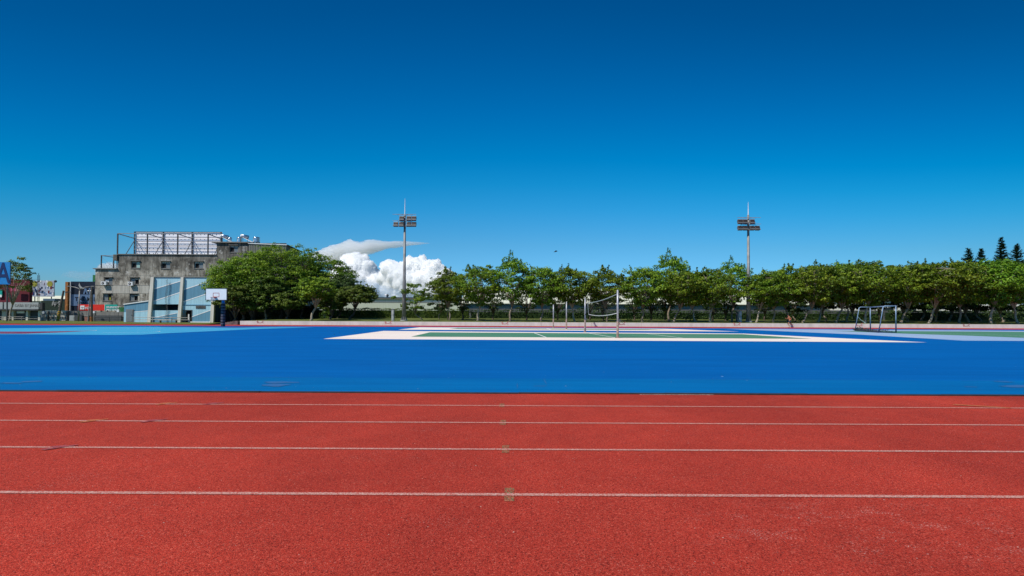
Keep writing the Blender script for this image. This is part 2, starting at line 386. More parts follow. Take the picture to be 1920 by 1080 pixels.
def text(s, size, loc, mt, parent, name='lettering', wide=1.0, ext=.01, align='LEFT', bold=0.0):
    cu = bpy.data.curves.new('t', 'FONT'); cu.body = s; cu.size = size; cu.extrude = ext; cu.align_x = align; cu.offset = bold
    o = bpy.data.objects.new('t', cu); COL.objects.link(o)
    dg = bpy.context.evaluated_depsgraph_get(); me = bpy.data.meshes.new_from_object(o.evaluated_get(dg))
    bpy.data.objects.remove(o); bpy.data.curves.remove(cu)
    q = bpy.data.objects.new(name, me); COL.objects.link(q); me.materials.clear(); me.materials.append(MATS[mt])
    w0 = Vector(parent['_w']); mtx = Matrix.Translation(Vector(loc) - w0) @ Matrix.Rotation(R(90), 4, 'X') @ Matrix.Diagonal((wide, 1, 1, 1))
    me.transform(mtx); q.parent = parent; q['_w'] = tuple(w0)
    return q
def rect(mb, x0, y0, x1, y1, D, mt, depth=.1):          # an upright slab whose face spans those pixels at distance D
    a = P(x0, y1, D); b = P(x1, y0, D)
    return mb.box((a.x, D, a.z), (b.x, D + depth, b.z), mt)

# ------------------------------------------------------------------ ground
XW = 130
def sheet(name, pts, z, mt):
    mb = MB(); mb.face([(p[0], p[1], z) for p in pts], mt); return struct(mb, name)
def gpoly(name, px, z, mt):
    return sheet(name, [G(x, y)[:2] for x, y in px], z, mt)
Y_EDGE = G(960, 738).y; Y_BLUE = G(960, 613.6).y; Y_WALL = G(960, 611.3).y
mb = MB(); mb.face([(-3500, -60, -.03), (3500, -60, -.03), (3500, 6000, -.03), (-3500, 6000, -.03)], 'dry_lawn'); struct(mb, 'ground')
sheet('running_track', [(-XW, -30), (XW, -30), (XW, Y_EDGE), (-XW, Y_EDGE)], 0, 'track')
sheet('running_track', [(-XW, Y_BLUE), (XW, Y_BLUE), (XW, Y_WALL + .1), (-XW, Y_WALL + .1)], 0, 'track_far')
Y_SEAM = G(960, 710).y
sheet('sports_court', [(-XW, Y_SEAM), (XW, Y_SEAM), (XW, Y_BLUE), (-XW, Y_BLUE)], .004, 'court_blue')
sheet('sports_court', [(-XW, Y_EDGE + .06), (XW, Y_EDGE + .06), (XW, Y_SEAM), (-XW, Y_SEAM)], .004, 'court_blue_edge')
mb = MB()
x = -XW
while x < XW:
    l = random.uniform(1.0, 2.4); dy = random.uniform(-.012, .012)
    mb.box((x, Y_EDGE - .03 + dy, -.01), (x + l - .004, Y_EDGE + .055 + dy * .4, .016 + random.uniform(-.003, .004)), 'rim_dark'); x += l
struct(mb, 'drain')
for i, py in enumerate((761, 793, 843, 928)):
    y = G(960, py).y; hw = .025
    mb = MB(); xs = [-XW] + [k * .5 for k in range(-40, 41)] + [XW]
    for a, b in zip(xs, xs[1:]):
        mb.face([(a, y - hw, .004), (b, y - hw, .004), (b, y + hw, .004), (a, y + hw, .004)], 'lane_paint')
    struct(mb, 'lane_line')
    sx = (941, 943, 948, 955)[i]; c = G(sx, py - 1); s_ = .034
    sheet('lane_mark', [(c.x - s_, c.y - .14), (c.x + s_, c.y - .14), (c.x + s_, c.y + .14), (c.x - s_, c.y + .14)], .002, 'mark_green')
    for q, (mx_, mt_) in enumerate((((312, 'mark_yellow'), (400, 'mark_violet')), ((176, 'mark_yellow'), (288, 'mark_violet')), ((112, 'mark_violet'),), ())[i]):
        c = G(mx_, py - 2 - (i < 3) * 2); mb = MB()
        for (u0, v0, u1, v1) in ((-.10, -.10, .10, .09), (-.10, .0, .02, .05)):
            mb.face([(c.x + u0, c.y + v0, .0075 + .001 * (v0 > -.05)), (c.x + u0 + .06, c.y + v0 - .02, .0075+ .001 * (v0 > -.05)), (c.x + u1, c.y + v1 - .03, .0075+ .001 * (v0 > -.05)), (c.x + u1, c.y + v1 + .02, .0075+ .001 * (v0 > -.05))], mt_)
        struct(mb, 'lane_mark')
c = G(1840, 763); mb = MB(); mb.face([(c.x - .3, c.y + .15, .0075), (c.x + .3, c.y - .13, .0075), (c.x + .32, c.y - .08, .0075), (c.x - .2, c.y + .18, .0075)], 'mark_yellow'); struct(mb, 'lane_mark')
# chipped white edge strip
a = G(1197, 738.5); b = G(1335, 739.5); mb = MB(); mb.box((a.x, Y_EDGE - .062, -.01), (b.x, Y_EDGE - .04, .009), 'chipped'); struct(mb, 'drain_cover')
# seam and stains on the blue coating
mb = MB(); x = -40
while x < 40:
    l = random.uniform(.6, 3)
    if random.random() < .75: mb.face([(x, Y_SEAM - .012 + noise.noise((x*.3,0,0))*.03, .008), (x + l, Y_SEAM - .01 + noise.noise((x*.3+l*.3,0,0))*.03, .008), (x + l, Y_SEAM + .012+ noise.noise((x*.3+l*.3,0,0))*.03, .008), (x, Y_SEAM + .01+ noise.noise((x*.3,0,0))*.03, .008)], 'stain_grey')
    x += l * random.uniform(1, 1.5)
struct(mb, 'court_seam')
def stain(cx, cy, w_, h_, z=.0085, mt='stain_grey', n=22):
    c = G(cx, cy); e = G(cx + w_ / 2, cy); t = G(cx, cy - h_ / 2); rx = abs(e.x - c.x); ry = abs(t.y - c.y); mb = MB(); s0 = random.random() * 50
    pts = []
    for k in range(n):
        a = 2 * math.pi * k / n; r_ = 1 + .75 * noise.noise((math.cos(a) * 1.6 + s0, math.sin(a) * 1.6, 3)); pts.append((c.x + rx * r_ * math.cos(a), c.y + ry * r_ * math.sin(a), z))
    mb.face(pts, mt); struct(mb, 'stain')
stain(525, 717.5, 52, 3); stain(518, 723, 52, 4.5, .0095); stain(60, 716, 40, 2); stain(20, 719, 40, 2, .0095); stain(1908, 725, 60, 4); stain(1880, 716.5, 34, 1.5, .0095)
stain(1012, 724.5, 26, .9); stain(970, 724, 1.6, 8); stain(1820, 726, 24, 1.2); stain(1022, 716, 2, 8, .0095)
# courts
gpoly('volleyball_court', [(606, 635.6), (719, 620.6), (1395, 625.7), (1738, 642.2)], .008, 'court_cream')
gpoly('volleyball_court', [(771, 631.5), (806, 623.3), (1392, 626.9), (1522, 635.5)], .012, 'court_green')
gpoly('volleyball_court', [(747, 618.2), (787, 613.8), (1250, 616.6), (1386, 621.8)], .008, 'court_cream')
gpoly('volleyball_court', [(842, 616.7), (858, 615.2), (1210, 617.4), (1262, 619.3)], .012, 'court_green')
def gline(p, q, wd, z=.016, mt='court_line', name='court_line'):
    a = G(*p); b = G(*q); d = (b - a); d.z = 0; n = Vector((-d.y, d.x, 0)).normalized() * wd / 2; mb = MB()
    mb.face([((a - n).x, (a - n).y, z), ((b - n).x, (b - n).y, z), ((b + n).x, (b + n).y, z), ((a + n).x, (a + n).y, z)], mt); return struct(mb, name)
gline((1001, 624.4), (1024, 632.9), .09); gline((1104, 625.1), (1154, 633.6), .09); gline((1210, 625.7), (1280, 634.2), .09)
gline((1025, 616.3), (1034, 618.3), .12)
gpoly('football_court', [(1360, 616.6), (2300, 623), (2300, 641.5), (1805, 638.8), (1612, 627.6)], .008, 'court_grey')
gpoly('football_court', [(1560, 620.4), (2300, 624.6), (2300, 636.5), (1920, 633.7), (1808, 629.3), (1700, 625.9)], .012, 'court_green')
gpoly('basketball_court', [(-260, 618.2), (83, 615), (183, 612.9), (450, 613.1), (590, 613.7), (487, 616.8), (320, 624.6), (267, 627.5), (217, 628.2), (50, 627.2), (-260, 626.8)], .008, 'court_sky')
gpoly('basketball_court', [(-260, 621.6), (60, 622.0), (176, 620.3), (110, 623.6), (45, 626.0), (-260, 625.9)], .012, 'court_maroon')
gpoly('basketball_court', [(300, 611.2), (520, 612.4), (520, 613.1), (440, 614.6), (300, 613.2)], .0125, 'court_violet')
def arc(c, r, a0, a1, wd, z, name='court_line', n=40):
    mb = MB()
    for k in range(n):
        t0 = R(a0 + (a1 - a0) * k / n); t1 = R(a0 + (a1 - a0) * (k + 1) / n)
        mb.face([(c[0] + rr * math.cos(t), c[1] + rr * math.sin(t), z) for rr, t in ((r - wd, t0), (r, t0), (r, t1), (r - wd, t1))], 'court_line')
    return struct(mb, name)
tip = G(287, 622.8); arc((tip.x - 1.9, tip.y + .2), 1.9, -100, 60, .07, .016)
tip = G(169, 620.6); arc((tip.x - 1.9, tip.y), 1.9, -80, 90, .07, .017)
gline((190, 617.3), (305, 616.9), .07); gline((222, 614.0), (300, 614.1), .07); gline((40, 626.6), (125, 623.3), .07, .017); gline((-200, 624.1), (30, 624.3), .06, .017)
tip = G(1902, 629.6); arc((tip.x - 3, tip.y), 3, -75, 100, .09, .017)
gline((1784, 619.6), (1800, 619.6), .25, .009)

# ------------------------------------------------------------------ lawn terrace and retaining wall
XL = P(450, 605, Y_WALL).x
WALL_H = P(960, 604.0, Y_WALL).z
def zlawn(x, y):
    t = max(0, min(1, (y - Y_WALL) / 22)); z = WALL_H - .03 + t * .38
    s = max(0, min(1, (x - (XL - 5)) / 5)); s = s * s * (3 - 2 * s)
    return z * s + .02 * (1 - s) + .02 * noise.noise((x * .3, y * .3, 0))
mb = MB(); nx, ny = 150, 16; x0, x1, y0, y1 = XL - 60, 140, Y_WALL + .29, Y_WALL + 70
idx = []
for j in range(ny + 1):
    for i in range(nx + 1):
        x = x0 + (x1 - x0) * i / nx; y = y0 + (y1 - y0) * (j / ny) ** 1.6; mb.v.append(Vector((x, y, zlawn(x, y))))
for j in range(ny):
    for i in range(nx):
        a = j * (nx + 1) + i; mb.f.append((a, a + 1, a + nx + 2, a + nx + 1)); mb.mi.append(mb.m('lawn'))
struct(mb, 'lawn', True)
wall = thing('retaining_wall', (XL, Y_WALL, 0), 'low pale concrete retaining wall with red scrawled marks, along the far running track', 'wall')
mb = MB(); x = XL
while x < 110:
    l = 6.1; mb.box((x, Y_WALL, -.02), (min(x + l, 110) - .015, Y_WALL + .3, WALL_H + random.uniform(-.004, .004)), 'wall_white'); x += l
mb.build('wall_face', wall)
def scrawl(px, k):
    o = P(px, 605.8 + (px - 960) * .0047, Y_WALL - .006); mt = 'mark_red' if k % 3 else 'mark_rust'; mb = MB()
    S = [((-.47, .16), (-.38, .13), (-.33, -.12)), ((-.44, .02), (-.22, .06)), ((-.28, .10), (-.24, -.10), (-.10, -.12), (.12, -.11), (.24, .0), (.42, .17)), ((.26, .14), (.44, .18)), ((.22, -.05), (.34, -.14), (.40, -.10)), ((-.38, -.13), (-.25, -.14))]
    for i, s_ in enumerate(S):
        yy = Y_WALL - .004 - .0012 * i
        for p, q in zip(s_, s_[1:]):
            p = Vector(p); q = Vector(q); d = (q - p); n = Vector((-d.y, d.x)).normalized() * .032; j = random.uniform(-.01, .01)
            mb.face([(o.x + v.x, yy, o.z + v.y + j) for v in (p - n, q - n, q + n, p + n)], mt)
    mb.build('painted_mark', wall)
for k, px in enumerate((488, 728, 947, 1166, 1382, 1611, 1812, 2040)): scrawl(px, k)
# broken stone edge where the terrace ends
st = thing('stone_edging', (XL - 2.6, Y_WALL + .2, 0), 'rough broken stone edging stepping down at the left end of the pale retaining wall', 'edging')
mb = MB()
for k in range(9):
    xx = XL - .3 - k * .34; hh = WALL_H * (1 - k / 9.5) + random.uniform(-.02, .02)
    mb.box((xx - .34, Y_WALL + .02 + k * .06, -.02), (xx - .01, Y_WALL + .35 + k * .06, hh), 'stone', Matrix.Rotation(random.uniform(-.05, .05), 3, 'Y'))
mb.build('stone_block', st)

# ------------------------------------------------------------------ trees
def leaf_clump(mb, tint, c, rx, rz, n, size, base, up=1.0):
    for _ in range(n):
        while True:
            p = Vector((random.uniform(-1, 1), random.uniform(-1, 1), random.uniform(-.75, 1)))
            if .25 < p.length < 1: break
        nrm = (p * .8 + Vector((random.uniform(-.6, .6), random.uniform(-.6, .6), random.uniform(-.2, .6) + .45 * up))).normalized()
        q = Vector((c.x + p.x * rx, c.y + p.y * rx, c.z + p.z * rz))
        a = nrm.cross(Vector((random.uniform(-1, 1), random.uniform(-1, 1), random.uniform(-.4, .4)))).normalized(); b = nrm.cross(a)
        s = size * random.uniform(.65, 1.35); i = len(mb.v)
        mb.v += [q - a * s * .5, q - b * s * .28, q + a * s * .55, q + b * s * .3]
        mb.f.append((i, i + 1, i + 2, i + 3)); mb.mi.append(0)
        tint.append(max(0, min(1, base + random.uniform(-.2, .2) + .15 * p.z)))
def make_tree(name, h, cr, zb, lean, nclump, nleaf, lsize, leaf='leaf', bark='bark', r0=.16, flat=.42, sparse=0, dome=False, seed=1, fork=.35, sprigs=0):
    random.seed(seed)
    root = thing(name, (0, 0, 0), 'tree', 'tree')
    tk = MB(); zf = zb * (.75 + random.random() * .25) if fork else zb
    pts = [Vector((0, 0, -.15))]; lx, ly = lean; steps = 6
    for k in range(1, steps + 1):
        t = k / steps; pts.append(Vector((lx * t + .12 * math.sin(t * 5 + seed), ly * t, zf * t)))
    tk.tube(pts, [r0 * (1.45 if k == 0 else 1.0 - .35 * k / steps) for k in range(steps + 1)], bark, 9)
    top = pts[-1]; cen = Vector((lx * 1.25, ly * 1.2, (zb + h) / 2)); rz = (h - zb) / 2
    centers = []
    tries = 0
    while len(centers) < nclump and tries < 6000:
        tries += 1
        a = random.uniform(0, 2 * math.pi); u = random.uniform(-1, 1) if not dome else random.uniform(-.5, 1); r = random.uniform(.35, 1) ** .45
        rad = math.sqrt(max(0, 1 - u * u)); p = Vector((math.cos(a) * rad * r * cr, math.sin(a) * rad * r * cr, u * r * rz))
        if u < -.3: p.x *= .8; p.y *= .8
        wob = 1 + .28 * noise.noise((math.cos(a) * 1.3 + seed * 3.1, math.sin(a) * 1.3, u * 1.3)); p *= wob
        c = cen + p
        if all((c - d).length > cr * .17 for d in centers) or tries > 3000: centers.append(c)
    limbs = []
    nl = 6 + nclump // 25
    for k in range(nl):
        a = 2 * math.pi * (k + random.random() * .6) / nl; e = cen + Vector((math.cos(a) * cr * .62, math.sin(a) * cr * .62, random.uniform(-.35, .65) * rz))
        mid = top.lerp(e, .5) + Vector((random.uniform(-.2, .2), random.uniform(-.2, .2), .25 + .1 * cr))
        q1 = top.lerp(mid, .5) + Vector((0, 0, .1)); L = [top - Vector((0, 0, .08)), q1, mid, mid.lerp(e, .5) + Vector((0, 0, .08)), e]
        rb = r0 * random.uniform(.38, .55); tk.tube(L, [rb, rb * .85, rb * .6, rb * .4, rb * .2], bark, 6); limbs += L[1:]
    e = cen + Vector((0, 0, rz * .7)); tk.tube([top - Vector((0, 0, .1)), top.lerp(e, .5) + Vector((.15, 0, 0)), e], [r0 * .55, r0 * .35, r0 * .1], bark, 6); limbs += [top.lerp(e, .5), e]
    for c in centers:
        q = min(limbs, key=lambda l: (l - c).length); mid = q.lerp(c, .5) + Vector((0, 0, -.05)); tk.tube([q, mid, c], [r0 * .13, r0 * .1, r0 * .04], bark, 4, False)
    tk.build('trunk', root, True)
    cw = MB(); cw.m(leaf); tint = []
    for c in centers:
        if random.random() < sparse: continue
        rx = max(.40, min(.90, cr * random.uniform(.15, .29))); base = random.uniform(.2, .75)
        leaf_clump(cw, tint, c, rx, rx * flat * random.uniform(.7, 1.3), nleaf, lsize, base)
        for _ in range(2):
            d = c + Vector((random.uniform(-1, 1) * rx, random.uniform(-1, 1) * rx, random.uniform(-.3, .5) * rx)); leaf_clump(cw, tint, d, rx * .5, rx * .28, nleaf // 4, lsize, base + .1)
    tops = sorted(centers, key=lambda c: -c.z)[:max(1, len(centers) // 4)]
    for _ in range(sprigs):
        c = random.choice(tops); d = Vector((random.uniform(-.6, .6), random.uniform(-.4, .4), 1)).normalized(); L = random.uniform(.5, 1.0)
        for q in range(5): leaf_clump(cw, tint, c + d * L * (.3 + q * .2), .2 - q * .025, .16, 9, lsize * .85, random.uniform(.1, .4))
    cw.tint = tint; cw.build('crown', root)
    return root
def put(root, px, D, label, group=None, rz=0, sc=1.0, first=[]):
    p = P(px, 600, D); z = zlawn(p.x, D) if p.x > XL - 60 else 0
    loc = (p.x, D, z)
    if root.name not in first:
        first.append(root.name); root.location = loc; root.rotation_euler = (0, 0, rz); root.scale = (sc,) * 3 if isinstance(sc, (int, float)) else sc
        root['label'] = label; root['group'] = group or ''
        if not group: del root['group']
        return root
    return copy_thing(root, loc, label, group, rz, sc)

TV = [make_tree('avenue_tree', 7.0, 2.95, 2.1, l, 125, 50, .25, seed=s_, bark=b_, flat=.5, r0=r_ * .85, sprigs=5)
      for l, s_, b_, r_ in (((.1, 0), 11, 'bark', .17), ((-.15, .1), 12, 'bark', .15), ((.75, 0), 13, 'bark_pale', .16), ((1.2, .1), 14, 'bark', .17), ((.25, -.1), 15, 'bark_pale', .19), ((-.55, 0), 16, 'bark_pale', .15))]
TS = make_tree('avenue_tree', 8.2, 2.7, 2.4, (.2, 0), 110, 46, .24, seed=21, flat=.5, sparse=.05, r0=.15, sprigs=11)     # taller, looser
TB = [make_tree('background_tree', 6.8, 2.8, 1.3, (.1, 0), 62, 34, .28, sparse=.25, leaf='leaf_dark', bark='bark_dark', seed=31, r0=.15),
      make_tree('background_tree', 7.4, 3.0, 1.4, (-.3, .1), 66, 54, .32, leaf='leaf_dark', bark='bark', seed=32, r0=.14)]
TP = make_tree('pale_crowned_tree', 9.5, 3.4, 3.0, (.3, 0), 46, 40, .30, leaf='leaf_pale', bark='bark_pale', seed=41, flat=.25, sparse=.2)
GF = 'trees in the front row behind the pale retaining wall'; GB = 'darker trees in the back row in front of the hedge'
AV = [  # pixel, distance, variant, scale (xy, z), label
 (843, 72, 1, .92, .95, 'leftmost tree of the front row, leaning thin trunk beside bare twigs'),
 (896, 70, 4, 1.0, 1.02, 'front row tree with thick pale trunk, first to the left of the tall ragged crown'),
 (956, 69, 'S', 1.0, 1.0, 'front row tree with tall ragged crown standing above its neighbours, left of the bird'),
 (1015, 69, 0, 1.0, 1.0, 'front row tree with slightly curved trunk just left of the two farthest net posts'),
 (1079, 69.5, 5, 1.0, 1.0, 'front row tree with forked base between the second and third net posts'),
 (1138, 70, 1, 1.0, .97, 'front row tree seen through the volleyball net'),
 (1204, 69, 0, 1.0, 1.0, 'front row tree with straight trunk right of the nearest net post'),
 (1261, 68.5, 3, .95, .98, 'front row tree whose pale trunk leans strongly right, below the tallest ragged crown'),
 (1253, 74, 'S', 1.08, 1.10, 'tallest ragged crowned tree in the middle of the avenue'),
 (1305, 70.5, 5, .98, .95, 'front row tree with a bent pale trunk right of the leaning trunk'),
 (1331, 69, 4, 1.0, .98, 'front row tree with reddish straight trunk left of the right floodlight mast'),
 (1372, 73, 'S', .95, .98, 'loose twiggy tree directly left of the right floodlight mast'),
 (1417, 69.5, 2, .9, .92, 'front row tree leaning right at the foot of the right floodlight mast'),
 (1450, 69, 0, .95, .96, 'front row tree with short reddish trunk left of the runner'),
 (1477, 71, 1, 1.0, 1.02, 'front row tree directly behind the runner'),
 (1503, 69, 3, 1.0, 1.10, 'front row tree with dark leaning trunk just right of the runner'),
 (1533, 72, 2, 1.0, 1.1, 'front row tree with thin pale leaning trunk, second right of the runner'),
 (1566, 69, 3, 1.05, 1.08, 'front row tree leaning right, left of the goal frame'),
 (1588, 72, 0, 1.0, 1.14, 'front row tree with straight grey trunk immediately left of the goal frame'),
 (1622, 69.5, 4, 1.08, 1.13, 'front row tree with dark trunk seen through the goal frame'),
 (1687, 69, 3, 1.1, 1.13, 'front row tree with long leaning trunk directly right of the goal frame'),
 (1739, 68.5, 2, 1.18, 1.14, 'front row tree with pale forked trunk midway between goal frame and right edge'),
 (1799, 68.5, 0, 1.12, 1.14, 'front row tree with thin trunk above the last scrawled mark'),
 (1857, 68.5, 4, 1.14, 1.15, 'front row tree with thick straight trunk, second from the right edge'),
 (1910, 68.5, 5, 1.15, 1.15, 'front row tree with pale trunk at the right edge of the picture')]
random.seed(3)
for px, D, v, sx, sz, lab in AV:
    put(TS if v == 'S' else TV[v], px, D, lab, GF, random.uniform(-.4, .4), (sx, sx, sz))
BK = [(867, 77, 'with yellowish short trunk behind the first two front row trees'), (925, 78, 'behind the gap left of the tall ragged crown'), (987, 76, 'with thin trunk left of the farthest net post'), (1045, 78, 'behind the two farthest net posts'),
 (1106, 78, 'behind the third net post'), (1130, 76, 'with pale trunk seen below the net'), (1189, 77, 'with thin trunk just right of the nearest net post'), (1221, 79, 'right of the nearest net post, second behind'),
 (1248, 77, 'behind the strongly leaning pale trunk'), (1337, 77, 'close behind the reddish straight trunk'), (1361, 77, 'with thin curved trunk left of the grey cabinet by the right mast'),
 (1434, 79, 'right behind the right floodlight mast'), (1490, 80, 'behind the runner'), (1548, 78, 'between the thin pale leaning trunk and the goal frame'), (1605, 78, 'behind the left leg of the goal frame'),
 (1650, 77, 'behind the middle of the goal frame'), (1701, 77, 'with pale trunk right of the goal frame'), (1728, 80, 'deep behind the pale forked trunk'), (1755, 76, 'right of the pale forked trunk'), (1780, 80, 'left of the last scrawled mark'),
 (1815, 76, 'right of the last scrawled mark'), (1838, 80, 'left of the thick straight trunk near the right edge'), (1880, 77, 'between the last two front row trees'), (1930, 79, 'cut by the right edge')]
for i, (px, D, lab) in enumerate(BK):
    s_ = .86 if px < 1500 else 1.16
    put(TB[0 if px < 1490 else 1], px, D, 'back row tree ' + lab, GB, random.uniform(0, 6), (s_, s_, s_ * random.uniform(.86, .98)))
put(TP, 1745, 92, 'pale feathery crown rising behind the avenue, left of the four conifers', 'pale crowned trees behind the avenue', .4, 1.0)
put(TP, 1862, 92, 'pale feathery crown just below the tallest conifer', 'pale crowned trees behind the avenue', 1.9, 1.07)
put(TP, 1902, 90, 'pale feathery crown below the rightmost conifer', 'pale crowned trees behind the avenue', 3.0, 1.02)
put(TP, 1800, 94, 'pale feathery crown below the two shorter conifers', 'pale crowned trees behind the avenue', 4.4, .98)
# sapling by the left mast, bushy trees between mast and avenue
SM = make_tree('young_tree', 4.9, 2.3, 1.2, (-.9, 0), 34, 34, .30, seed=51, r0=.09, sparse=.1)
put(SM, 792, 71, 'young tree with thin trunk curving left just right of the left floodlight mast', rz=0)
SM2 = make_tree('young_tree', 5.0, 2.2, 1.0, (.3, 0), 34, 40, .32, leaf='leaf_dark', seed=52, r0=.09)
put(SM2, 822, 79, 'dark bushy young tree between the curved young tree and the avenue', rz=0)
# bare twigs
tw = MB(); b0 = P(840, 600, 72.4); random.seed(5)
bt = thing('bare_tree', (b0.x, 72.4, .5), 'leafless twiggy branches sticking out left of the avenue', 'tree')
tw.tube([b0, P(836, 560, 72.4), P(831, 532, 72.4)], [.07, .05, .03], 'bark_dark', 6)
for k in range(16):
    s0 = P(836 - k * .3, 556 - k * 1.6, 72.4); e = P(random.uniform(812, 832), random.uniform(505, 545), 72.4 + random.uniform(-1, 1)); mm = s0.lerp(e, .55) + Vector((0, 0, .15))
    tw.tube([s0, mm, e], [.025, .018, .006], 'bark_dark', 4, False)
    e2 = mm + Vector((random.uniform(-.8, .2), 0, random.uniform(.1, .6))); tw.tube([mm, e2], [.014, .004], 'bark_dark', 4, False)
tw.build('trunk', bt)
# the big trees on the left
def big(px, D, topy, wpx, zb, lean, n, lab, leaf='leaf', seed=60, dome=True, group='trees of the big clump beside the blue stand', sparse=0, nl=78, bark='bark_dark', fl=.36):
    p = P(px, 600, D); z0 = zlawn(p.x, D); h = P(px, topy, D).z - z0; cr = wpx * D / FPX
    t = make_tree('spreading_tree', h, cr, zb, lean, int(n * 2.2), int(nl * .72), .27, leaf=leaf, seed=seed, dome=dome, r0=.28 if wpx > 50 else .17, bark=bark, sparse=sparse, flat=fl)
    t.location = (p.x, D, z0); t['label'] = lab
    if group: t['group'] = group
    return t
big(455, 77, 483, 60, 1.3, (.1, 0), 110, 'broad dense crown at the left of the clump, behind the basketball backboard', seed=61)
big(525, 82, 466, 86, 1.8, (.3, 0), 150, 'highest crown of the clump, hiding the foot of the metal roof shed', seed=62)
big(497, 76, 512, 44, 1.8, (.1, 0), 60, 'lower dark crown in the front middle of the clump over pale trunks', seed=63, bark='bark_pale', leaf='leaf_hedge')
big(606, 84, 484, 54, 2.6, (.4, 0), 80, 'airy crown right of the highest crown with bare branches showing', seed=64, sparse=.15, fl=.26, bark='bark_pale')
big(583, 69, 522, 36, 1.9, (.5, 0), 46, 'small bright round tree standing forward of the clump on the grass', seed=65, bark='bark_pale', nl=70)
big(566, 80, 520, 40, 1.8, (0, 0), 50, 'dark tree directly behind the small bright round tree', seed=66, leaf='leaf_dark')
big(634, 80, 520, 40, 1.2, (.3, 0), 60, 'dark tree low at the right of the clump', seed=67, leaf='leaf_dark')
big(655, 76, 534, 36, 1.6, (.9, 0), 46, 'outermost tree of the clump, its bough reaching right towards the left mast', seed=68, sparse=.1, leaf='leaf_hedge')
big(432, 84, 500, 44, 1.6, (0, 0), 60, 'dark tree pressed against the right end of the blue stand', seed=69, leaf='leaf_dark')
big(440, 72, 532, 32, .9, (0, 0), 40, 'low leafy tree in shade right behind the basketball pole', seed=91, leaf='leaf_hedge')
big(474, 79, 530, 40, .7, (.2, 0), 44, 'low dark tree filling the gap left of the pale trunks', seed=92, leaf='leaf_dark')
big(540, 84, 532, 42, .7, (.1, 0), 44, 'low dark tree filling the gap right of the pale trunks', seed=93, leaf='leaf_dark')
big(616, 86, 536, 40, .7, (.2, 0), 44, 'low dark tree right behind the small bright round tree', seed=94, leaf='leaf_dark')
big(472, 73, 546, 27, .5, (.1, 0), 34, 'low shaded bushy tree left of the pale trunk in the clump', seed=95, leaf='leaf_hedge')
big(538, 75, 544, 30, .5, (.1, 0), 36, 'low shaded bushy tree between the pale trunk and the small bright round tree', seed=96, leaf='leaf_hedge')
big(620, 74, 548, 24, .6, (.1, 0), 30, 'low bushy tree just right of the small bright round tree', seed=97, leaf='leaf_hedge')
# street tree far left
t = big(18, 88, 484, 34, 3.2, (.4, 0), 50, 'street tree with pale forked trunk beside the blue sign at the left edge', seed=71, group=None, sparse=.25, leaf='leaf_hedge', bark='bark_pale', nl=44)
t.name = 'street_tree'

# ---- conifers
def conifer(px, topy, D, wpx, lab, seed):
    random.seed(seed); p = P(px, 600, D); z0 = 0; h = P(px, topy, D).z; root = thing('conifer', (p.x, D, z0), lab, 'tree', 'dark conifers above the right end of the avenue')
    tk = MB(); tk.tube([(p.x, D, z0), (p.x, D, h * .6), (p.x, D, h - .1)], [.3, .16, .03], 'bark_dark', 7)
    cw = MB(); cw.m('leaf_pine'); tint = []; z = h - .2; k = 0
    while z > h * .35:
        t = (h - z) / (h * .5); L = wpx * D / FPX * min(1.35, t * 2.1 + .12); nb = 9
        for b in range(nb):
            a = 2 * math.pi * (b + random.random() * .5) / nb + k; l = L * random.uniform(.6, 1.15)
            z_ = z + random.uniform(-.28, .28); e = Vector((p.x + math.cos(a) * l, D + math.sin(a) * l, z_ + l * random.uniform(.05, .4))); s0 = Vector((p.x, D, z_ - .1))
            tk.tube([s0, s0.lerp(e, .5) - Vector((0, 0, .1)), e], [.04, .03, .01], 'bark_dark', 4, False)
            n = int(10 + l * 22)
            for q in range(n):
                f = random.uniform(.1, 1.05); c = s0.lerp(e, f) + Vector((random.uniform(-.12, .12), random.uniform(-.12, .12), random.uniform(-.12, .1)))
                d = Vector((math.cos(a + random.uniform(-.9, .9)), math.sin(a + random.uniform(-.9, .9)), random.uniform(-.1, .7))).normalized(); sd_ = d.cross(Vector((0, 0, 1))).normalized() * .12
                i = len(cw.v); cw.v += [c - sd_, c + sd_, c + d * .5]; cw.f.append((i, i + 1, i + 2)); cw.mi.append(0); tint.append(random.random())
        z -= .62 + .05 * t; k += 1
    tk.build('trunk', root); cw.tint = tint; cw.build('crown', root)
conifer(1817, 467, 130, 12, 'conifer at the left end of the four, third in height', 81)
conifer(1841, 467, 132, 10, 'narrow conifer second from the left of the four', 82)
conifer(1879, 447, 130, 11, 'tallest conifer, pointed, third from the left of the four', 83)
conifer(1908, 459, 128, 12, 'conifer at the right end of the four beside the picture edge', 84)

# ---- hedge and shrubs
random.seed(9)
def hedge(name, x0, x1, D, h, th, leaf, lab, dens=34, ls=.2):
    root = thing(name, (x0, D, zlawn(x0, D)), lab, 'hedge'); mb = MB(); mb.m(leaf); tint = []
    zb = zlawn(x0, D)
    i = len(mb.v)
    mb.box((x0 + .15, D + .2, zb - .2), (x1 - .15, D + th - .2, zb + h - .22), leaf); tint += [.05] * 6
    n = int((x1 - x0) * dens)
    for _ in range(n):
        x = random.uniform(x0, x1); u = random.random(); bulge = .14 * noise.noise((x * .9, 3, 0)); hh = h + .16 * noise.noise((x * .7, 0, 5))
        c = Vector((x, D + .1 + bulge, zb + random.uniform(.05, hh))) if u < .62 else Vector((x, D + random.uniform(0, th), zb + hh))
        leaf_clump(mb, tint, c, .22, .16, 5, ls, .35 + .5 * noise.noise((x * 1.3, c.z * 2, 1)) , .4)
    mb.tint = tint; mb.build('foliage', root); return root
xa = P(590, 600, 86).x; xb = P(880, 600, 86).x; xc = P(1660, 600, 86).x
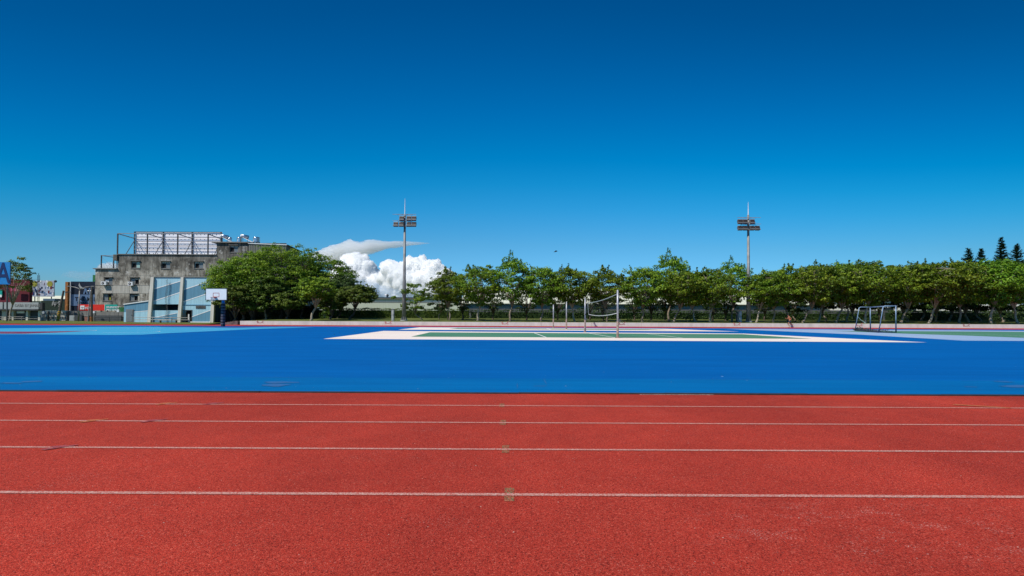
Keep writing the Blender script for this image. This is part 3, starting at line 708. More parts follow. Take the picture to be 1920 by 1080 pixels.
hedge('hedge', xa, xb, 86, 1.45, 1.6, 'leaf_hedge', 'sunlit clipped green hedge behind the grass around the left floodlight mast', 44, .17)
hedge('hedge', xb + .1, xc, 86.2, 1.25, 1.4, 'leaf_dark', 'low hedge behind the avenue of trees, its shade put into a dark leaf colour', 26, .2)  # tree shade over this stretch is put into the darker leaf colour
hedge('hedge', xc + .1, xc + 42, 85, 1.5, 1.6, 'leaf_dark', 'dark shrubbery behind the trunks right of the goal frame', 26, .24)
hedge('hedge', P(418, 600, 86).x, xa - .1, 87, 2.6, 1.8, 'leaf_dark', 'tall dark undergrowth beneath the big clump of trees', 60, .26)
def shrub(px, D, r, h, leaf, lab):
    p = P(px, 600, D); z0 = zlawn(p.x, D); o = thing('shrub', (p.x, D, z0), lab, 'shrub', 'shrubs between the avenue trees'); mb = MB(); mb.m(leaf); t = []
    for _ in range(int(26 * r)): leaf_clump(mb, t, Vector((p.x + random.uniform(-r, r), D + random.uniform(-.5, .5), z0 + random.uniform(.1, h))), .3, .22, 12, .2, random.random() * .6, .4)
    mb.tint = t; mb.build('foliage', o)
shrub(1176, 74, .9, 1.5, 'leaf_hedge', 'bright shrub just right of the nearest net post')
shrub(1258, 76, .9, 2.6, 'leaf_hedge', 'tall green shrub left of the strongly leaning trunk')
shrub(1298, 76, .8, 1.3, 'leaf_dark', 'low shrub left of the bent pale trunk')
shrub(1378, 77, .9, 1.9, 'leaf_hedge', 'shrub behind the grey cabinet by the right floodlight mast')
shrub(1499, 76, .7, 1.2, 'leaf_dark', 'low shrub right of the runner')
shrub(611, 77, .8, 1.1, 'leaf_hedge', 'bright little shrub right of the small bright round tree')
shrub(648, 80, 1.6, 1.5, 'leaf_dark', 'dark shrub at the left end of the sunlit hedge')

# ------------------------------------------------------------------ things behind the avenue
pw = thing('perimeter_wall', (P(860, 600, 92).x, 92, 0), 'long grey concrete perimeter wall behind the dark hedge', 'wall'); mb = MB(); x = P(860, 600, 92).x
while x < P(2000, 600, 92).x:
    mb.box((x, 92, 0), (x + 3.97, 92.18, 2.45), 'perimeter'); mb.box((x + 3.8, 91.9, 0), (x + 3.96, 92, 2.55), 'perimeter'); x += 4
mb.build('wall_panel', pw)
# long factory with cream roof
fa = thing('factory_building', (P(780, 600, 112).x, 112, 0), 'long low factory with cream pitched roof and blue-grey wall behind the avenue', 'building')
xl, xr = P(868, 600, 112).x, P(1545, 600, 112).x
zr = P(1150, 543, 124).z; ze = P(1150, 570.5, 112).z; mb = MB()
mb.box((xl, 112.4, 0), (xr, 135.6, ze - .12), 'wall_bluegrey'); mb.build('wall', fa)
mb = MB(); n = 60
for k in range(n):
    a = xl - .5 + (xr - xl + 1) * k / n; b = xl - .5 + (xr - xl + 1) * (k + 1) / n - .05
    mb.prism([(a, 111.5, ze), (a, 124, zr), (a, 124, zr + .12), (a, 111.5, ze + .12)], (b - a, 0, 0), 'roof_cream'); mb.prism([(a, 124.05, zr), (a, 136.5, ze), (a, 136.5, ze + .12), (a, 124.05, zr + .12)], (b - a, 0, 0), 'roof_cream')
mb.build('roof', fa)
mb = MB(); mb.face([(xl, 112.4, ze - .12), (xl, 135.6, ze - .12), (xl, 124, zr - .05)], 'wall_cream'); mb.build('gable', fa); mb = MB(); mb.face([(xr, 112.4, ze - .12), (xr, 124, zr - .05), (xr, 135.6, ze - .12)], 'wall_cream'); mb.build('gable', fa)
for k in range(14):
    x = xl + 2 + k * 5.2
    w1 = MB(); w1.box((x, 112.3, ze - 1.3), (x + 2.6, 112.39, ze - .5), 'frame_grey'); f_ = w1.build('window', fa); g1 = MB(); g1.box((x + .1, 112.25, ze - 1.22), (x + 2.5, 112.29, ze - .58), 'glass_grey'); g1.build('pane', f_)
wh = thing('warehouse', (P(640, 600, 128).x, 128, 0), 'white and pale green warehouse with flat roof edge left of the left floodlight mast', 'building')
xl2, xr2 = P(600, 600, 128).x, P(880, 600, 128).x; zt = P(720, 560.5, 128).z; zm = P(720, 566.5, 128).z
mb = MB(); mb.box((xl2, 128, zm), (xr2, 160, zt), 'wall_cream'); mb.box((xl2, 127.95, 0), (xr2, 159.9, zm - .01), 'wall_sage'); mb.box((xl2, 127.88, zm - .06), (xr2, 127.94, zm + .04), 'frame_grey'); mb.build('wall', wh)
mb = MB(); mb.box((xl2 - .3, 127.6, zt + .01), (xr2 + .3, 160.4, zt + .32), 'slab_concrete'); mb.box((xl2 - .3, 127.5, zt + .33), (xr2 + .3, 160.5, zt + .42), 'wall_bluegrey'); mb.build('roof', wh)
for px, mt in ((707.5, 'steel_dark'), (726.5, 'steel_dark'), (724, 'white_metal')):
    c = P(px, 557, 132); mb = MB(); mb.tube([(c.x, 132, zt + .42), (c.x, 132, zt + .9)], .22, mt, 10); mb.ball((c.x, 132, zt + 1.0), .34, mt); mb.build('roof_vent', wh)
pb = thing('pale_building', (P(1600, 600, 104).x, 104, 0), 'pale building glimpsed low between the trunks right of the goal frame', 'building')
mb = MB(); mb.box((P(1600, 600, 104).x, 104, 0), (P(2060, 600, 104).x, 118, 4.6), 'wall_cream'); mb.build('wall', pb)
mb = MB(); mb.box((P(1596, 600, 104).x, 103.6, 4.61), (P(2070, 600, 104).x, 118.4, 4.85), 'slab_concrete'); mb.build('roof', pb)
for k in range(10):
    x = P(1612 + k * 42, 600, 104).x; mb = MB(); mb.box((x, 103.9, 1.8), (x + 2.2, 103.99, 3.2), 'glass_dark'); mb.build('window', pb)

# ------------------------------------------------------------------ floodlight masts
def mast(px, base_y, D, spike_y, rows, lab):
    p = P(px, base_y, D); z0 = zlawn(p.x, D); root = thing('floodlight_mast', (p.x, D, z0), lab, 'floodlight', 'floodlight masts on the grass behind the wall')
    Z = lambda y: P(px, y, D).z
    ztop = Z(403)
    mb = MB(); mb.tube([(p.x, D, z0 - .1), (p.x, D, z0 + 5.2), (p.x, D, z0 + 5.3), (p.x, D, ztop)], [.29, .22, .20, .13], 'galv', 16); mb.build('pole', root, True)
    mb = MB(); mb.tube([(p.x, D, z0 - .05), (p.x, D, z0 + .10)], .48, 'cabinet', 14)
    for k in range(8):
        a = k * math.pi / 4; v = Vector((math.cos(a), math.sin(a), 0)); mb.prism([Vector((p.x, D, z0 + .1)) + v * .28, Vector((p.x, D, z0 + .1)) + v * .45, Vector((p.x, D, z0 + .55)) + v * .27], v.cross(Vector((0, 0, 1))) * .03, 'galv')
    mb.build('base_flange', root)
    mb = MB(); mb.tube([(p.x, D, ztop), (p.x, D, Z(spike_y + 14)), (p.x, D, Z(spike_y))], [.07, .045, .02], 'white_metal', 8); mb.build('lightning_rod', root)
    hw = 1.55
    for yy in (402.5 + (px > 1000) * 6, 414.5 + (px > 1000) * 6, 424.5 + (px > 1000) * 6):
        mb = MB(); z = Z(yy); mb.box((p.x - hw, D - .28, z - .025), (p.x + hw, D - .22, z + .025), 'steel'); mb.box((p.x - hw * .6, D + .2, z - .02), (p.x + hw * .6, D + .25, z + .02), 'steel')
        for sx in (-1, -.35, .35, 1): mb.box((p.x + sx * hw * .6 - .02, D - .215, z - .02), (p.x + sx * hw * .6 + .02, D + .195, z + .02), 'steel')
        mb.build('crossarm', root)
    for yy, xs in rows:
        for lx in xs:
            c = P(lx, yy, D - .4); Rm = Matrix.Rotation(R(-28), 3, 'X')
            hb = MB(); hb.box((c.x - .29, c.y - .05, c.z - .25), (c.x + .29, c.y + .28, c.z + .25), 'lamp_body', Rm, c)
            hb.box((c.x - .31, c.y - .10, c.z + .22), (c.x + .31, c.y + .1, c.z + .27), 'steel', Rm, c); hb.box((c.x - .31, c.y - .10, c.z - .27), (c.x + .31, c.y + .1, c.z - .22), 'steel', Rm, c)
            lamp = hb.build('floodlight', root)
            fb = MB(); fb.box((c.x - .27, c.y - .075, c.z - .21), (c.x + .27, c.y - .052, c.z + .21), 'lamp_face', Rm, c)
            for s_ in range(4): fb.box((c.x - .27, c.y - .12, c.z - .17 + s_ * .11), (c.x + .27, c.y - .08, c.z - .155 + s_ * .11), 'lamp_body', Rm, c)
            fb.build('lens', lamp)
mast(757.5, 603, 70, 372, ((409, (753, 766.5, 776)), (420, (742, 752.5, 766.5, 776))), 'tall grey floodlight mast in front of the white clouds')
mast(1403.5, 605, 70, 379, ((415, (1388, 1397.5, 1411)), (427, (1388, 1397.5, 1410.5, 1420.5))), 'tall grey floodlight mast among the avenue trees, right of centre')
def cabinet(px, D, lab, w_=.34):
    p = P(px, 600, D); z0 = zlawn(p.x, D); root = thing('control_cabinet', (p.x, D, z0), lab, 'cabinet', 'grey control cabinets beside the masts'); mb = MB()
    mb.box((p.x - w_ / 2, D, z0 - .05), (p.x + w_ / 2, D + .45, z0 + 1.45), 'cabinet'); mb.box((p.x - w_ / 2 - .03, D - .03, z0 + 1.45), (p.x + w_ / 2 + .03, D + .48, z0 + 1.5), 'cabinet_side'); mb.build('body', root)
    mb = MB(); mb.box((p.x - w_ / 2 + .03, D - .02, z0 + .1), (p.x + w_ / 2 - .03, D - .003, z0 + 1.38), 'cabinet'); d = mb.build('door', root); d2 = MB(); d2.box((p.x + .07, D - .05, z0 + .7), (p.x + .1, D - .021, z0 + .82), 'cabinet_side'); d2.build('handle', d)
cabinet(736, 69.5, 'narrow grey cabinet on the grass left of the left floodlight mast', .3); cabinet(1388.5, 69.5, 'narrow grey cabinet on the grass left of the right floodlight mast')
p_ = P(1385, 600, 70); mb = MB(); mb.box((p_.x - .16, 70.2, .4), (p_.x + .1, 70.5, 1.95), 'cabinet_side'); tag(mb.build('concrete_post', origin=(p_.x, 70.2, .4)), 'dark stub post tucked behind the grey cabinet by the right mast', 'post')

# ------------------------------------------------------------------ volleyball posts and net
VP = [(1158, 634, 545, 'nearest net post, tall grey with worn brown foot and crank'), (1097, 623, 560, 'net post at the far end of the slung net'), (1062, 618, 567, 'net post with no net, right one of the farther pair'), (1037.5, 615.2, 572, 'farthest net post, leftmost of the four')]
VB = []
for px, by, ty, lab in VP:
    b = G(px, by); t = P(px, ty, b.y); VB.append((b, t)); root = thing('net_post', (b.x, b.y, 0), lab, 'post', 'volleyball net posts on the green courts'); r_ = .055
    mb = MB(); mb.tube([(b.x, b.y, .95), (b.x, b.y, t.z)], r_, 'post_grey', 12); mb.ball((b.x, b.y, t.z), r_, 'post_grey', 10, 5); mb.build('upper_tube', root, True)
    mb = MB(); mb.tube([(b.x, b.y, 0), (b.x, b.y, .95)], r_ + .012, 'post_worn', 12); mb.tube([(b.x, b.y, .008), (b.x, b.y, .04)], .15, 'post_worn', 12); mb.build('lower_tube', root)
    if px > 1090:
        mb = MB(); mb.box((b.x + r_, b.y - .05, .92), (b.x + r_ + .10, b.y + .05, 1.1), 'steel_dark'); mb.tube([(b.x + r_ + .08, b.y, 1.0), (b.x + r_ + .2, b.y, 1.0), (b.x + r_ + .2, b.y, .84)], .012, 'steel_dark', 6); mb.build('crank', root)
(nb, nt_), (fb_, ft_) = VB[0], VB[1]
A1 = P(1156, 552.5, nb.y - 0.0); A0 = P(1156, 588, nb.y); B1 = P(1102, 568.5, fb_.y - 1.2); B0 = P(1104, 590, fb_.y - 1.2)
net = thing('volleyball_net', tuple((A0 + B0) / 2), 'sagging volleyball net with pale tapes slung between the two nearest posts', 'net')
def sag(a, b, s_, n=24): return [a.lerp(b, k / n) - Vector((0, 0, s_ * 4 * (k / n) * (1 - k / n))) for k in range(n + 1)]
T = sag(A1, B1, .10); Bt = sag(A0, B0, .12)
def band(mb, L, h, mt):
    for a, b in zip(L, L[1:]): mb.box((0, 0, 0), (0, 0, 0), mt) if False else mb.prism([a, b, b + Vector((0, 0, h)), a + Vector((0, 0, h))], (.012, 0, 0), mt)
mb = MB(); band(mb, T, .05, 'tape_grey'); mb.build('top_tape', net); mb = MB(); band(mb, Bt, .045, 'tape'); mb.build('bottom_tape', net)
mb = MB()
for k in range(0, 91):
    f = k / 90 * 24; i = min(23, int(f)); g_ = f - i; a = T[i].lerp(T[i + 1], g_); b = Bt[i].lerp(Bt[i + 1], g_); mb.tube([a, b], .0009, 'cord', 3, False)
for q in range(1, 9):
    L = [T[i].lerp(Bt[i], q / 9) for i in range(25)]; mb.tube(L, .0009, 'cord', 3, False)
mb.build('mesh', net)
mb = MB(); fe = Vector((fb_.x, fb_.y, 0)); mb.tube([B1, fe + Vector((0, 0, B1.z + .02))], .008, 'cord', 4); mb.tube([B0, fe + Vector((0, 0, B0.z - .15))], .008, 'cord', 4); mb.tube([T[-1], Bt[-1]], .02, 'tape_grey', 5)
mb.tube([B1, (B1 + B0) / 2 + Vector((0, .6, -.1)), fe + Vector((0, 0, 1.3))], .03, 'cord', 5); mb.build('guy_rope', net)

# ------------------------------------------------------------------ goal frame
gn = G(1680, 624.2); gf = G(1632, 620.6); gd = 1.15
zc = 2.2; dirv = (gf - gn).normalized(); back = Vector((-1, 0, 0))
goal = thing('goal_frame', tuple((gn + gf) / 2), 'blue-white tubular goal frame with slanting back legs and heaped net, on the grey bordered court', 'goal')
def gtube(L, name, r_=.045):
    mb = MB(); mb.tube(L, r_, 'goal_paint', 10); return mb.build(name, goal, True)
for b in (gn, gf):
    b0 = Vector((b.x, b.y, 0)); T0 = b0 + Vector((0, 0, zc)); rt = T0 + back * 1.0; rb_ = b0 + back * 1.42
    mb = MB(); mb.tube([b0 + Vector((0, 0, .75)), T0], .042, 'goal_paint', 10); mb.tube([b0, b0 + Vector((0, 0, .75))], .053, 'goal_low', 10); mb.build('post', goal, True)
    lm = rb_.lerp(rt, .33)
    mb = MB(); mb.tube([T0, rt + Vector((.12, 0, 0)), rt + Vector((-.03, 0, -.08)), lm], .033, 'goal_paint', 10); mb.tube([lm, rb_], .043, 'goal_low', 10); mb.build('back_leg', goal, True)
    mb = MB(); mb.tube([b0 + Vector((0, 0, .05)), rb_ + Vector((0, 0, .05))], .035, 'goal_low', 8); mb.build('ground_bar', goal)
gtube([Vector((gn.x, gn.y, zc)), Vector((gf.x, gf.y, zc))], 'crossbar', .046)
a = Vector((gn.x, gn.y, .05)) + back * 1.42; b = Vector((gf.x, gf.y, .05)) + back * 1.42; mb = MB(); mb.tube([a, b], .035, 'goal_low', 8); mb.build('rear_bar', goal)
random.seed(12); mb = MB()
mb.tube([a + Vector((0, 0, .05)), a.lerp(b, .5) + Vector((.3, 0, 0)), b + Vector((.1, 0, .06))], .03, 'cord', 5)
for k in range(60):
    t = random.random(); c = a.lerp(b, t) + Vector((random.uniform(-.15, 1.0), 0, 0)) ; L = [c + Vector((random.uniform(-.25, .25), random.uniform(-.3, .3), abs(random.gauss(.06, .1)))) for _ in range(4)]; mb.tube(L, .014, 'cord', 3, False)
for k in range(26):
    f = random.random() ** .5; c = b + Vector((.1, 0, 0)); L = [c + Vector((random.uniform(-.2, .5) , random.uniform(-.4, .3), random.uniform(0, .5) * random.random())) for _ in range(4)]; mb.tube(L, .016, 'cord', 3, False)
mb.build('net', goal); mb = MB(); mb.tube([b + back * -.25 + Vector((0, 0, 1.3)), b + Vector((.55, 0, .95)), b + Vector((.85, 0, .78)), b + Vector((.95, 0, .66))], [.02, .025, .03, .05], 'cord_pale', 5)
mb.build('loose_rope', goal)

# ------------------------------------------------------------------ basketball stand
hb = G(418, 612.2); D = hb.y; X = lambda px, d=D: P(px, 600, d).x
root = thing('basketball_stand', (hb.x, hb.y, 0), 'basketball stand with white backboard, blue pole and dark padding wrapped in straps', 'basketball hoop')
Z = lambda y, d=D: P(405, y, d).z
zpt = Z(553)
mb = MB(); mb.tube([(hb.x, D, 1.9), (hb.x, D, zpt - .1), (hb.x - .05, D - .15, zpt + .15), (hb.x - .35, D - .9, zpt + .35)], .14, 'hoop_blue', 14); mb.build('pole', root, True)
mb = MB(); zz = 0
while zz < 2.35: mb.tube([(hb.x, D, zz), (hb.x, D, zz + .27)], [.21, .205], 'pad', 14); mb.tube([(hb.x, D, zz + .27), (hb.x, D, zz + .30)], .213, 'tie', 14); zz += .30
mb.build('padding', root)
D2 = D - 1.0; xa, xb_ = P(385.5, 600, D2).x, P(424, 600, D2).x; za, zb_ = P(405, 562, D2).z, P(405, 541.5, D2).z
mb = MB(); mb.box((xa, D2, za), (xb_, D2 + .05, zb_), 'board'); mb.box((xa - .05, D2 - .01, za - .05), (xa, D2 + .07, zb_ + .05), 'steel_dark'); mb.box((xb_, D2 - .01, za - .05), (xb_ + .05, D2 + .07, zb_ + .05), 'steel_dark')
mb.box((xa, D2 - .01, zb_ + .0), (xb_, D2 + .07, zb_ + .05), 'steel_dark'); mb.box((xa, D2 - .01, za - .05), (xb_, D2 + .07, za), 'steel_dark')
board = mb.build('backboard', root)
cx = P(404.5, 600, D2).x - .0; z1 = P(404, 557, D2).z; z2 = P(404, 549, D2).z; mb = MB(); hw = .32
for (a0, c0, a1, c1) in ((-hw, z1, hw, z1 + .045), (-hw, z2 - .045, hw, z2), (-hw, z1 + .045, -hw + .045, z2 - .045), (hw - .045, z1 + .045, hw, z2 - .045)): mb.box((cx + a0, D2 - .006, c0), (cx + a1, D2 - .001, c1), 'orange_red')
mb.build('target_square', board)
mb = MB(); rc = Vector((cx - .05, D2 - .42, z1 - .03)); mb.tube([rc + Vector((math.cos(t) * .24, math.sin(t) * .24, 0)) for t in [k * 2 * math.pi / 20 for k in range(21)]], .012, 'orange_red', 6, False); mb.box((cx - .12, D2 - .2, z1 - .12), (cx + .06, D2 - .012, z1 + .02), 'orange_red'); mb.build('rim', root)
mb = MB()
for k in range(14):
    t = k * 2 * math.pi / 14; a = rc + Vector((math.cos(t) * .23, math.sin(t) * .23, 0)); b = rc + Vector((math.cos(t + .5) * .14, math.sin(t + .5) * .14, -.4)); mb.tube([a, b], .008, 'tape', 3, False); b = rc + Vector((math.cos(t - .5) * .14, math.sin(t - .5) * .14, -.4)); mb.tube([a, b], .008, 'tape', 3, False)
mb.build('hoop_net', root)

# ------------------------------------------------------------------ wall with openings
def holed(mb, x0, x1, z0, z1, y, holes, mt, depth=.3, thick=.35):
    xs = sorted({x0, x1, *[h[0] for h in holes], *[h[1] for h in holes]}); zs = sorted({z0, z1, *[h[2] for h in holes], *[h[3] for h in holes]})
    for i in range(len(xs) - 1):
        for j in range(len(zs) - 1):
            cx, cz = (xs[i] + xs[i+1]) / 2, (zs[j] + zs[j+1]) / 2
            if any(h[0] < cx < h[1] and h[2] < cz < h[3] for h in holes): continue
            mb.face([(xs[i], y, zs[j]), (xs[i+1], y, zs[j]), (xs[i+1], y, zs[j+1]), (xs[i], y, zs[j+1])], mt)
    for a, b, c, d in [h[:4] for h in holes]:
        for q in (((a,c),(a,d)), ((a,d),(b,d)), ((b,d),(b,c)), ((b,c),(a,c))):
            mb.face([(q[0][0], y, q[0][1]), (q[1][0], y, q[1][1]), (q[1][0], y + depth, q[1][1]), (q[0][0], y + depth, q[0][1])], mt)

# ------------------------------------------------------------------ old concrete building
D = 100.0; X = lambda px, d=100.0: P(px, 560, d).x; Z = lambda y, px=300, d=100.0: P(px, y, d).z
cb = thing('concrete_building', (X(178), D, 0), 'weathered grey concrete block with rooftop hoarding frame behind the blue stand', 'building')
W = [(245, 490, 261.5, 503, 'b'), (301, 490, 318, 503.5, 'a'), (363, 490, 380, 503, 'a'), (194.6, 520.5, 210.4, 535, 'c'), (243, 520.5, 260, 533.5, 'd'), (193, 551, 209, 564.5, 'e'), (242.5, 551, 258.5, 564.5, 'd')]
hs = [(X(a), X(c), Z(d), Z(b)) for a, b, c, d, _ in W]
ztopL, ztopM, ztopU, ztopS = Z(505), Z(478), Z(455.5, 440), Z(459.5, 500)
mb = MB()
holed(mb, X(178), X(220), 0, ztopL, D, [h for h in hs if h[1] < X(221)], 'old_concrete')
holed(mb, X(220), X(405), 0, ztopM, D, [h for h in hs if h[0] > X(221)], 'old_concrete')
hu = (X(429), X(445), Z(473, 437), Z(460, 437))
holed(mb, X(405), X(536), 0, ztopU, D, [hu], 'old_concrete')
mb.face([(X(178), D, 0), (X(178), D, ztopL), (X(178), D + 14, ztopL), (X(178), D + 14, 0)], 'old_concrete')
mb.face([(X(220), D, ztopL), (X(220), D, ztopM), (X(220), D + 14, ztopM), (X(220), D + 14, ztopL)], 'old_concrete')
mb.face([(X(405), D, ztopM), (X(405), D, ztopU), (X(405), D + 14, ztopU), (X(405), D + 14, ztopM)], 'old_concrete')
mb.face([(X(536), D, 0), (X(536), D + 14, 0), (X(536), D + 14, ztopM), (X(536), D, ztopM)], 'old_concrete')
mb.face([(X(178), D + 14, 0), (X(536), D + 14, 0), (X(536), D + 14, ztopM), (X(178), D + 14, ztopL)], 'old_concrete')
mb.build('wall', cb)
mb = MB(); mb.box((X(175), D - .3, ztopL + .002), (X(220) - .01, D + 14, ztopL + .15), 'slab_concrete'); mb.box((X(212.5), D - .25, ztopM - 1.1), (X(220) - .02, D + 6, ztopM + .02), 'old_concrete'); mb.box((X(219), D - .2, ztopM + .025), (X(405) - .02, D + 14, ztopM + .16), 'slab_concrete'); mb.box((X(397), D - .35, ztopU + .002), (X(468), D + 8, ztopU + .2), 'slab_concrete')
mb.build('roof', cb)
# pale rendered panels and slab lines
mb = MB()
for a, b in ((196, 211), (211.6, 242), (243, 262), (262.6, 279)):
    mb.box((X(a), D - .03, Z(550.4)), (X(b), D - .004, Z(535.6)), 'render_pale')
for yy in (535, 572): mb.box((X(178.2), D - .045, Z(yy) - .05), (X(280), D - .002, Z(yy) + .03), 'slab_concrete')
for yy in (516,): mb.box((X(178.2), D - .02, Z(yy) - .03), (X(404), D - .003, Z(yy) + .03), 'old_concrete')
mb.build('rendered_panel', cb)
for (a, b, c, d, k), h in zip(W + [(429, 460, 445, 473, 'a')], hs + [hu]):
    x0, x1, z0, z1 = h; w_ = x1 - x0; hh = z1 - z0; fm = MB(); y = D + .16
    fm.box((x0, y, z0), (x1, y + .12, z0 + .09), 'frame_grey'); fm.box((x0, y, z1 - .09), (x1, y + .12, z1), 'frame_grey'); fm.box((x0, y, z0 + .09), (x0 + .07, y + .12, z1 - .09), 'frame_grey'); fm.box((x1 - .07, y, z0 + .09), (x1, y + .12, z1 - .09), 'frame_grey'); fm.box((x0 + w_ * .48, y, z0 + .09), (x0 + w_ * .54, y + .12, z1 - .09), 'frame_grey')
    fo = fm.build('window', cb); g1 = MB(); y += .04
    g1.box((x0 + .07, y + .1, z0 + .09), (x1 - .07, y + .2, z1 - .09), 'void')
    L, M_, Rr = x0 + .07, x0 + w_ * .48, x1 - .07
    if k == 'a': g1.box((M_ + .1, y - .02, z0 + .1), (Rr, y + .02, z1 - hh * .28), 'glass_grey'); g1.box((L, y - .02, z1 - hh * .27), (Rr, y + .02, z1 - .1), 'render_pale')
    if k == 'b': g1.box((M_ + .1, y - .02, z0 + .1), (Rr, y + .02, z1 - .15), 'glass_green'); g1.box((L, y - .02, z1 - hh * .3), (M_, y + .02, z1 - .1), 'frame_grey')
    if k == 'c': g1.box((M_ + .1, y - .02, z0 + .1), (Rr, y + .02, z1 - .15), 'glass_grey'); g1.box((L, y - .02, z1 - hh * .62), (M_, y + .02, z1 - hh * .3), 'sign_white')
    if k == 'd': g1.box((L, y - .02, z0 + .1), (M_, y + .02, z1 - .2), 'glass_grey'); g1.box((M_ + .1, y - .02, z1 - hh * .28), (Rr, y + .02, z1 - .2), 'render_pale')
    if k == 'e': g1.box((L, y - .02, z0 + .1), (M_, y + .02, z1 - .1), 'glass_grey'); g1.box((M_ + .3, y - .02, z0 + .15), (Rr - .2, y + .02, z1 - hh * .4), 'olive')
    g1.build('pane', fo)
    s1 = MB(); s1.box((x0 - .08, D - .09, z0 - .09), (x1 + .08, D - .003, z0 - .01), 'slab_concrete'); s1.build('sill', fo)
    s1 = MB(); s1.box((x0 - .1, D - .22, z1 + .01), (x1 + .1, D - .003, z1 + .1), 'slab_concrete'); s1.build('hood', fo)
for (a, b, c, d, lab) in ((193, 528.5, 203, 535, 'white air conditioner unit under the left upper window of the concrete building'), (243.5, 529, 252.5, 536, 'white air conditioner unit with round fan, nearest the blue stand')):
    x0, x1, z0, z1 = X(a), X(c), Z(d), Z(b); r_ = thing('air_conditioner', ((x0 + x1) / 2, D - .5, z0), lab, 'air conditioner', 'air conditioners on the concrete building'); mb = MB()
    mb.box((x0, D - .62, z0), (x1, D - .2, z1), 'white_metal'); mb.build('casing', r_)
    mb = MB(); cx, cz = x0 + (x1 - x0) * .4, (z0 + z1) / 2; mb.tube([(cx, D - .64, cz), (cx, D - .622, cz)], .23, 'void', 18); mb.tube([(cx, D - .655, cz), (cx, D - .642, cz)], .08, 'white_metal', 12); mb.build('fan', r_)
    mb = MB(); mb.box((x0 + .1, D - .6, z0 - .06), (x0 + .15, D - .05, z0 - .005), 'steel_dark'); mb.box((x1 - .15, D - .6, z0 - .06), (x1 - .1, D - .05, z0 - .005), 'steel_dark'); mb.tube([(x1 - .12, D - .55, z0 - .05), (x1 - .12, D - .05, z0 - .5)], .02, 'steel_dark', 5); mb.build('bracket', r_)
# metal shed on the roof
sh = MB(); n = 46; xa, xb2 = X(466), X(536)
zl, zr2 = Z(457.5, 470), Z(460.3, 536)
for k in range(n):
    a = xa + (xb2 - xa) * k / n; b = xa + (xb2 - xa) * (k + 1) / n; za = zl + (zr2 - zl) * k / n; zb3 = zl + (zr2 - zl) * (k + 1) / n; dd = .05 * (k % 2)
    sh.face([(a, D - .12 - dd, ztopM - 2), (b, D - .12 - dd, ztopM - 2), (b, D - .12 - dd, zb3), (a, D - .12 - dd, za)], 'corrugated'); sh.face([(b, D - .12, ztopM - 2), (b, D - .17, ztopM - 2), (b, D - .17, zb3), (b, D - .12, zb3)], 'corrugated')
sh.face([(xb2, D - .12, 0), (xb2, D + 6, 0), (xb2, D + 6, zr2 - .1), (xb2, D - .12, zr2)], 'corrugated')
for k in range(24): yy = D + .1 + k * .25; sh.box((xb2, yy, ztopM - 2), (xb2 + .04, yy + .12, zr2 - .08), 'corrugated')
sh.build('metal_shed_wall', cb)
mb = MB(); mb.prism([(xa - .1, D - .3, zl + .02), (xb2 + .15, D - .3, zr2 + .02), (xb2 + .15, D - .3, zr2 + .16), (xa - .1, D - .3, zl + .16)], (0, .12, 0), 'white_trim')
mb.prism([(xa - .1, D - .17, zl + .02), (xb2 + .35, D - .17, zr2 + .02), (xb2 + .35, D + 6.3, zr2 - .42), (xa - .1, D + 6.3, zl - .42)], (0, 0, .12), 'steel_dark'); mb.build('metal_shed_roof', cb)
# hoarding frame and white panels
hf = thing('hoarding_frame', (X(218, 98), 98.5, ztopM), 'bare steel roof frame in front of a wide white hoarding on the concrete building', 'billboard frame')
XF = [X(p, 100.3) for p in (218, 274, 331, 388)]; DF, DR = 100.4, 104.9; zf_, zr3 = P(300, 438.5, DF).z, P(300, 434.5, DR).z; zb0 = ztopM + .16
for x in XF:
    for dd, zt_, nm in ((DF, zf_, 'front_post'), (DR, zr3, 'rear_post')):
        mb = MB(); mb.box((x - .09, dd - .09, zb0), (x + .09, dd + .09, zt_), 'steel_dark'); mb.build(nm, hf)
    mb = MB(); mb.tube([(x, DF, zf_), (x, DR, zf_ - .25)], .09, 'steel', 6); mb.tube([(x, DR, zf_ - .6), (x, DF + 2.0, zb0)], .07, 'steel_dark', 6); mb.build('tie_beam', hf)
mb = MB()
mb.box((XF[0], DF - .06, zf_ - .02), (XF[3], DF + .06, zf_ + .1), 'steel'); mb.box((XF[0], DR - .06, zr3 - .1), (XF[3] + .1, DR + .06, zr3 + .02), 'steel_dark')
for yy in (445, 452.5, 460, 467.5): z_ = P(300, yy, DR).z; mb.box((XF[0], DR - .16, z_ - .05), (XF[3], DR - .1, z_ + .05), 'steel')
mb.tube([(XF[0], DR, zf_ - .5), (XF[0] + 3.5, DR, zb0)], .02, 'steel', 4); mb.build('rail', hf)
xw0, xw1 = XF[0] + .1, XF[3] + .1
mb = MB()
for k in range(5):
    z0 = zb0 + .3 + (zr3 - zb0 - .3) * k / 5; z1 = zb0 + .3 + (zr3 - zb0 - .3) * (k + 1) / 5 - .1
    mb.box((xw0, DR + .15, z0), (xw1, DR + .22, z1), 'panel_white')
    for j in range(22): x = xw0 + .4 + j * (xw1 - xw0 - .8) / 21; mb.box((x, DR + .1, z0 + (z1 - z0) * .42), (x + .1, DR + .15, z0 + (z1 - z0) * .55), 'steel_dark')
mb.box((xw0, DR + .23, zb0 + .3), (xw1, DR + .27, zr3), 'panel_shade'); mb.build('hoarding_panel', hf)
sf = thing('steel_frame', (X(189), 100.6, ztopL), 'small open steel frame on the lower left roof of the concrete building', 'frame'); mb = MB()
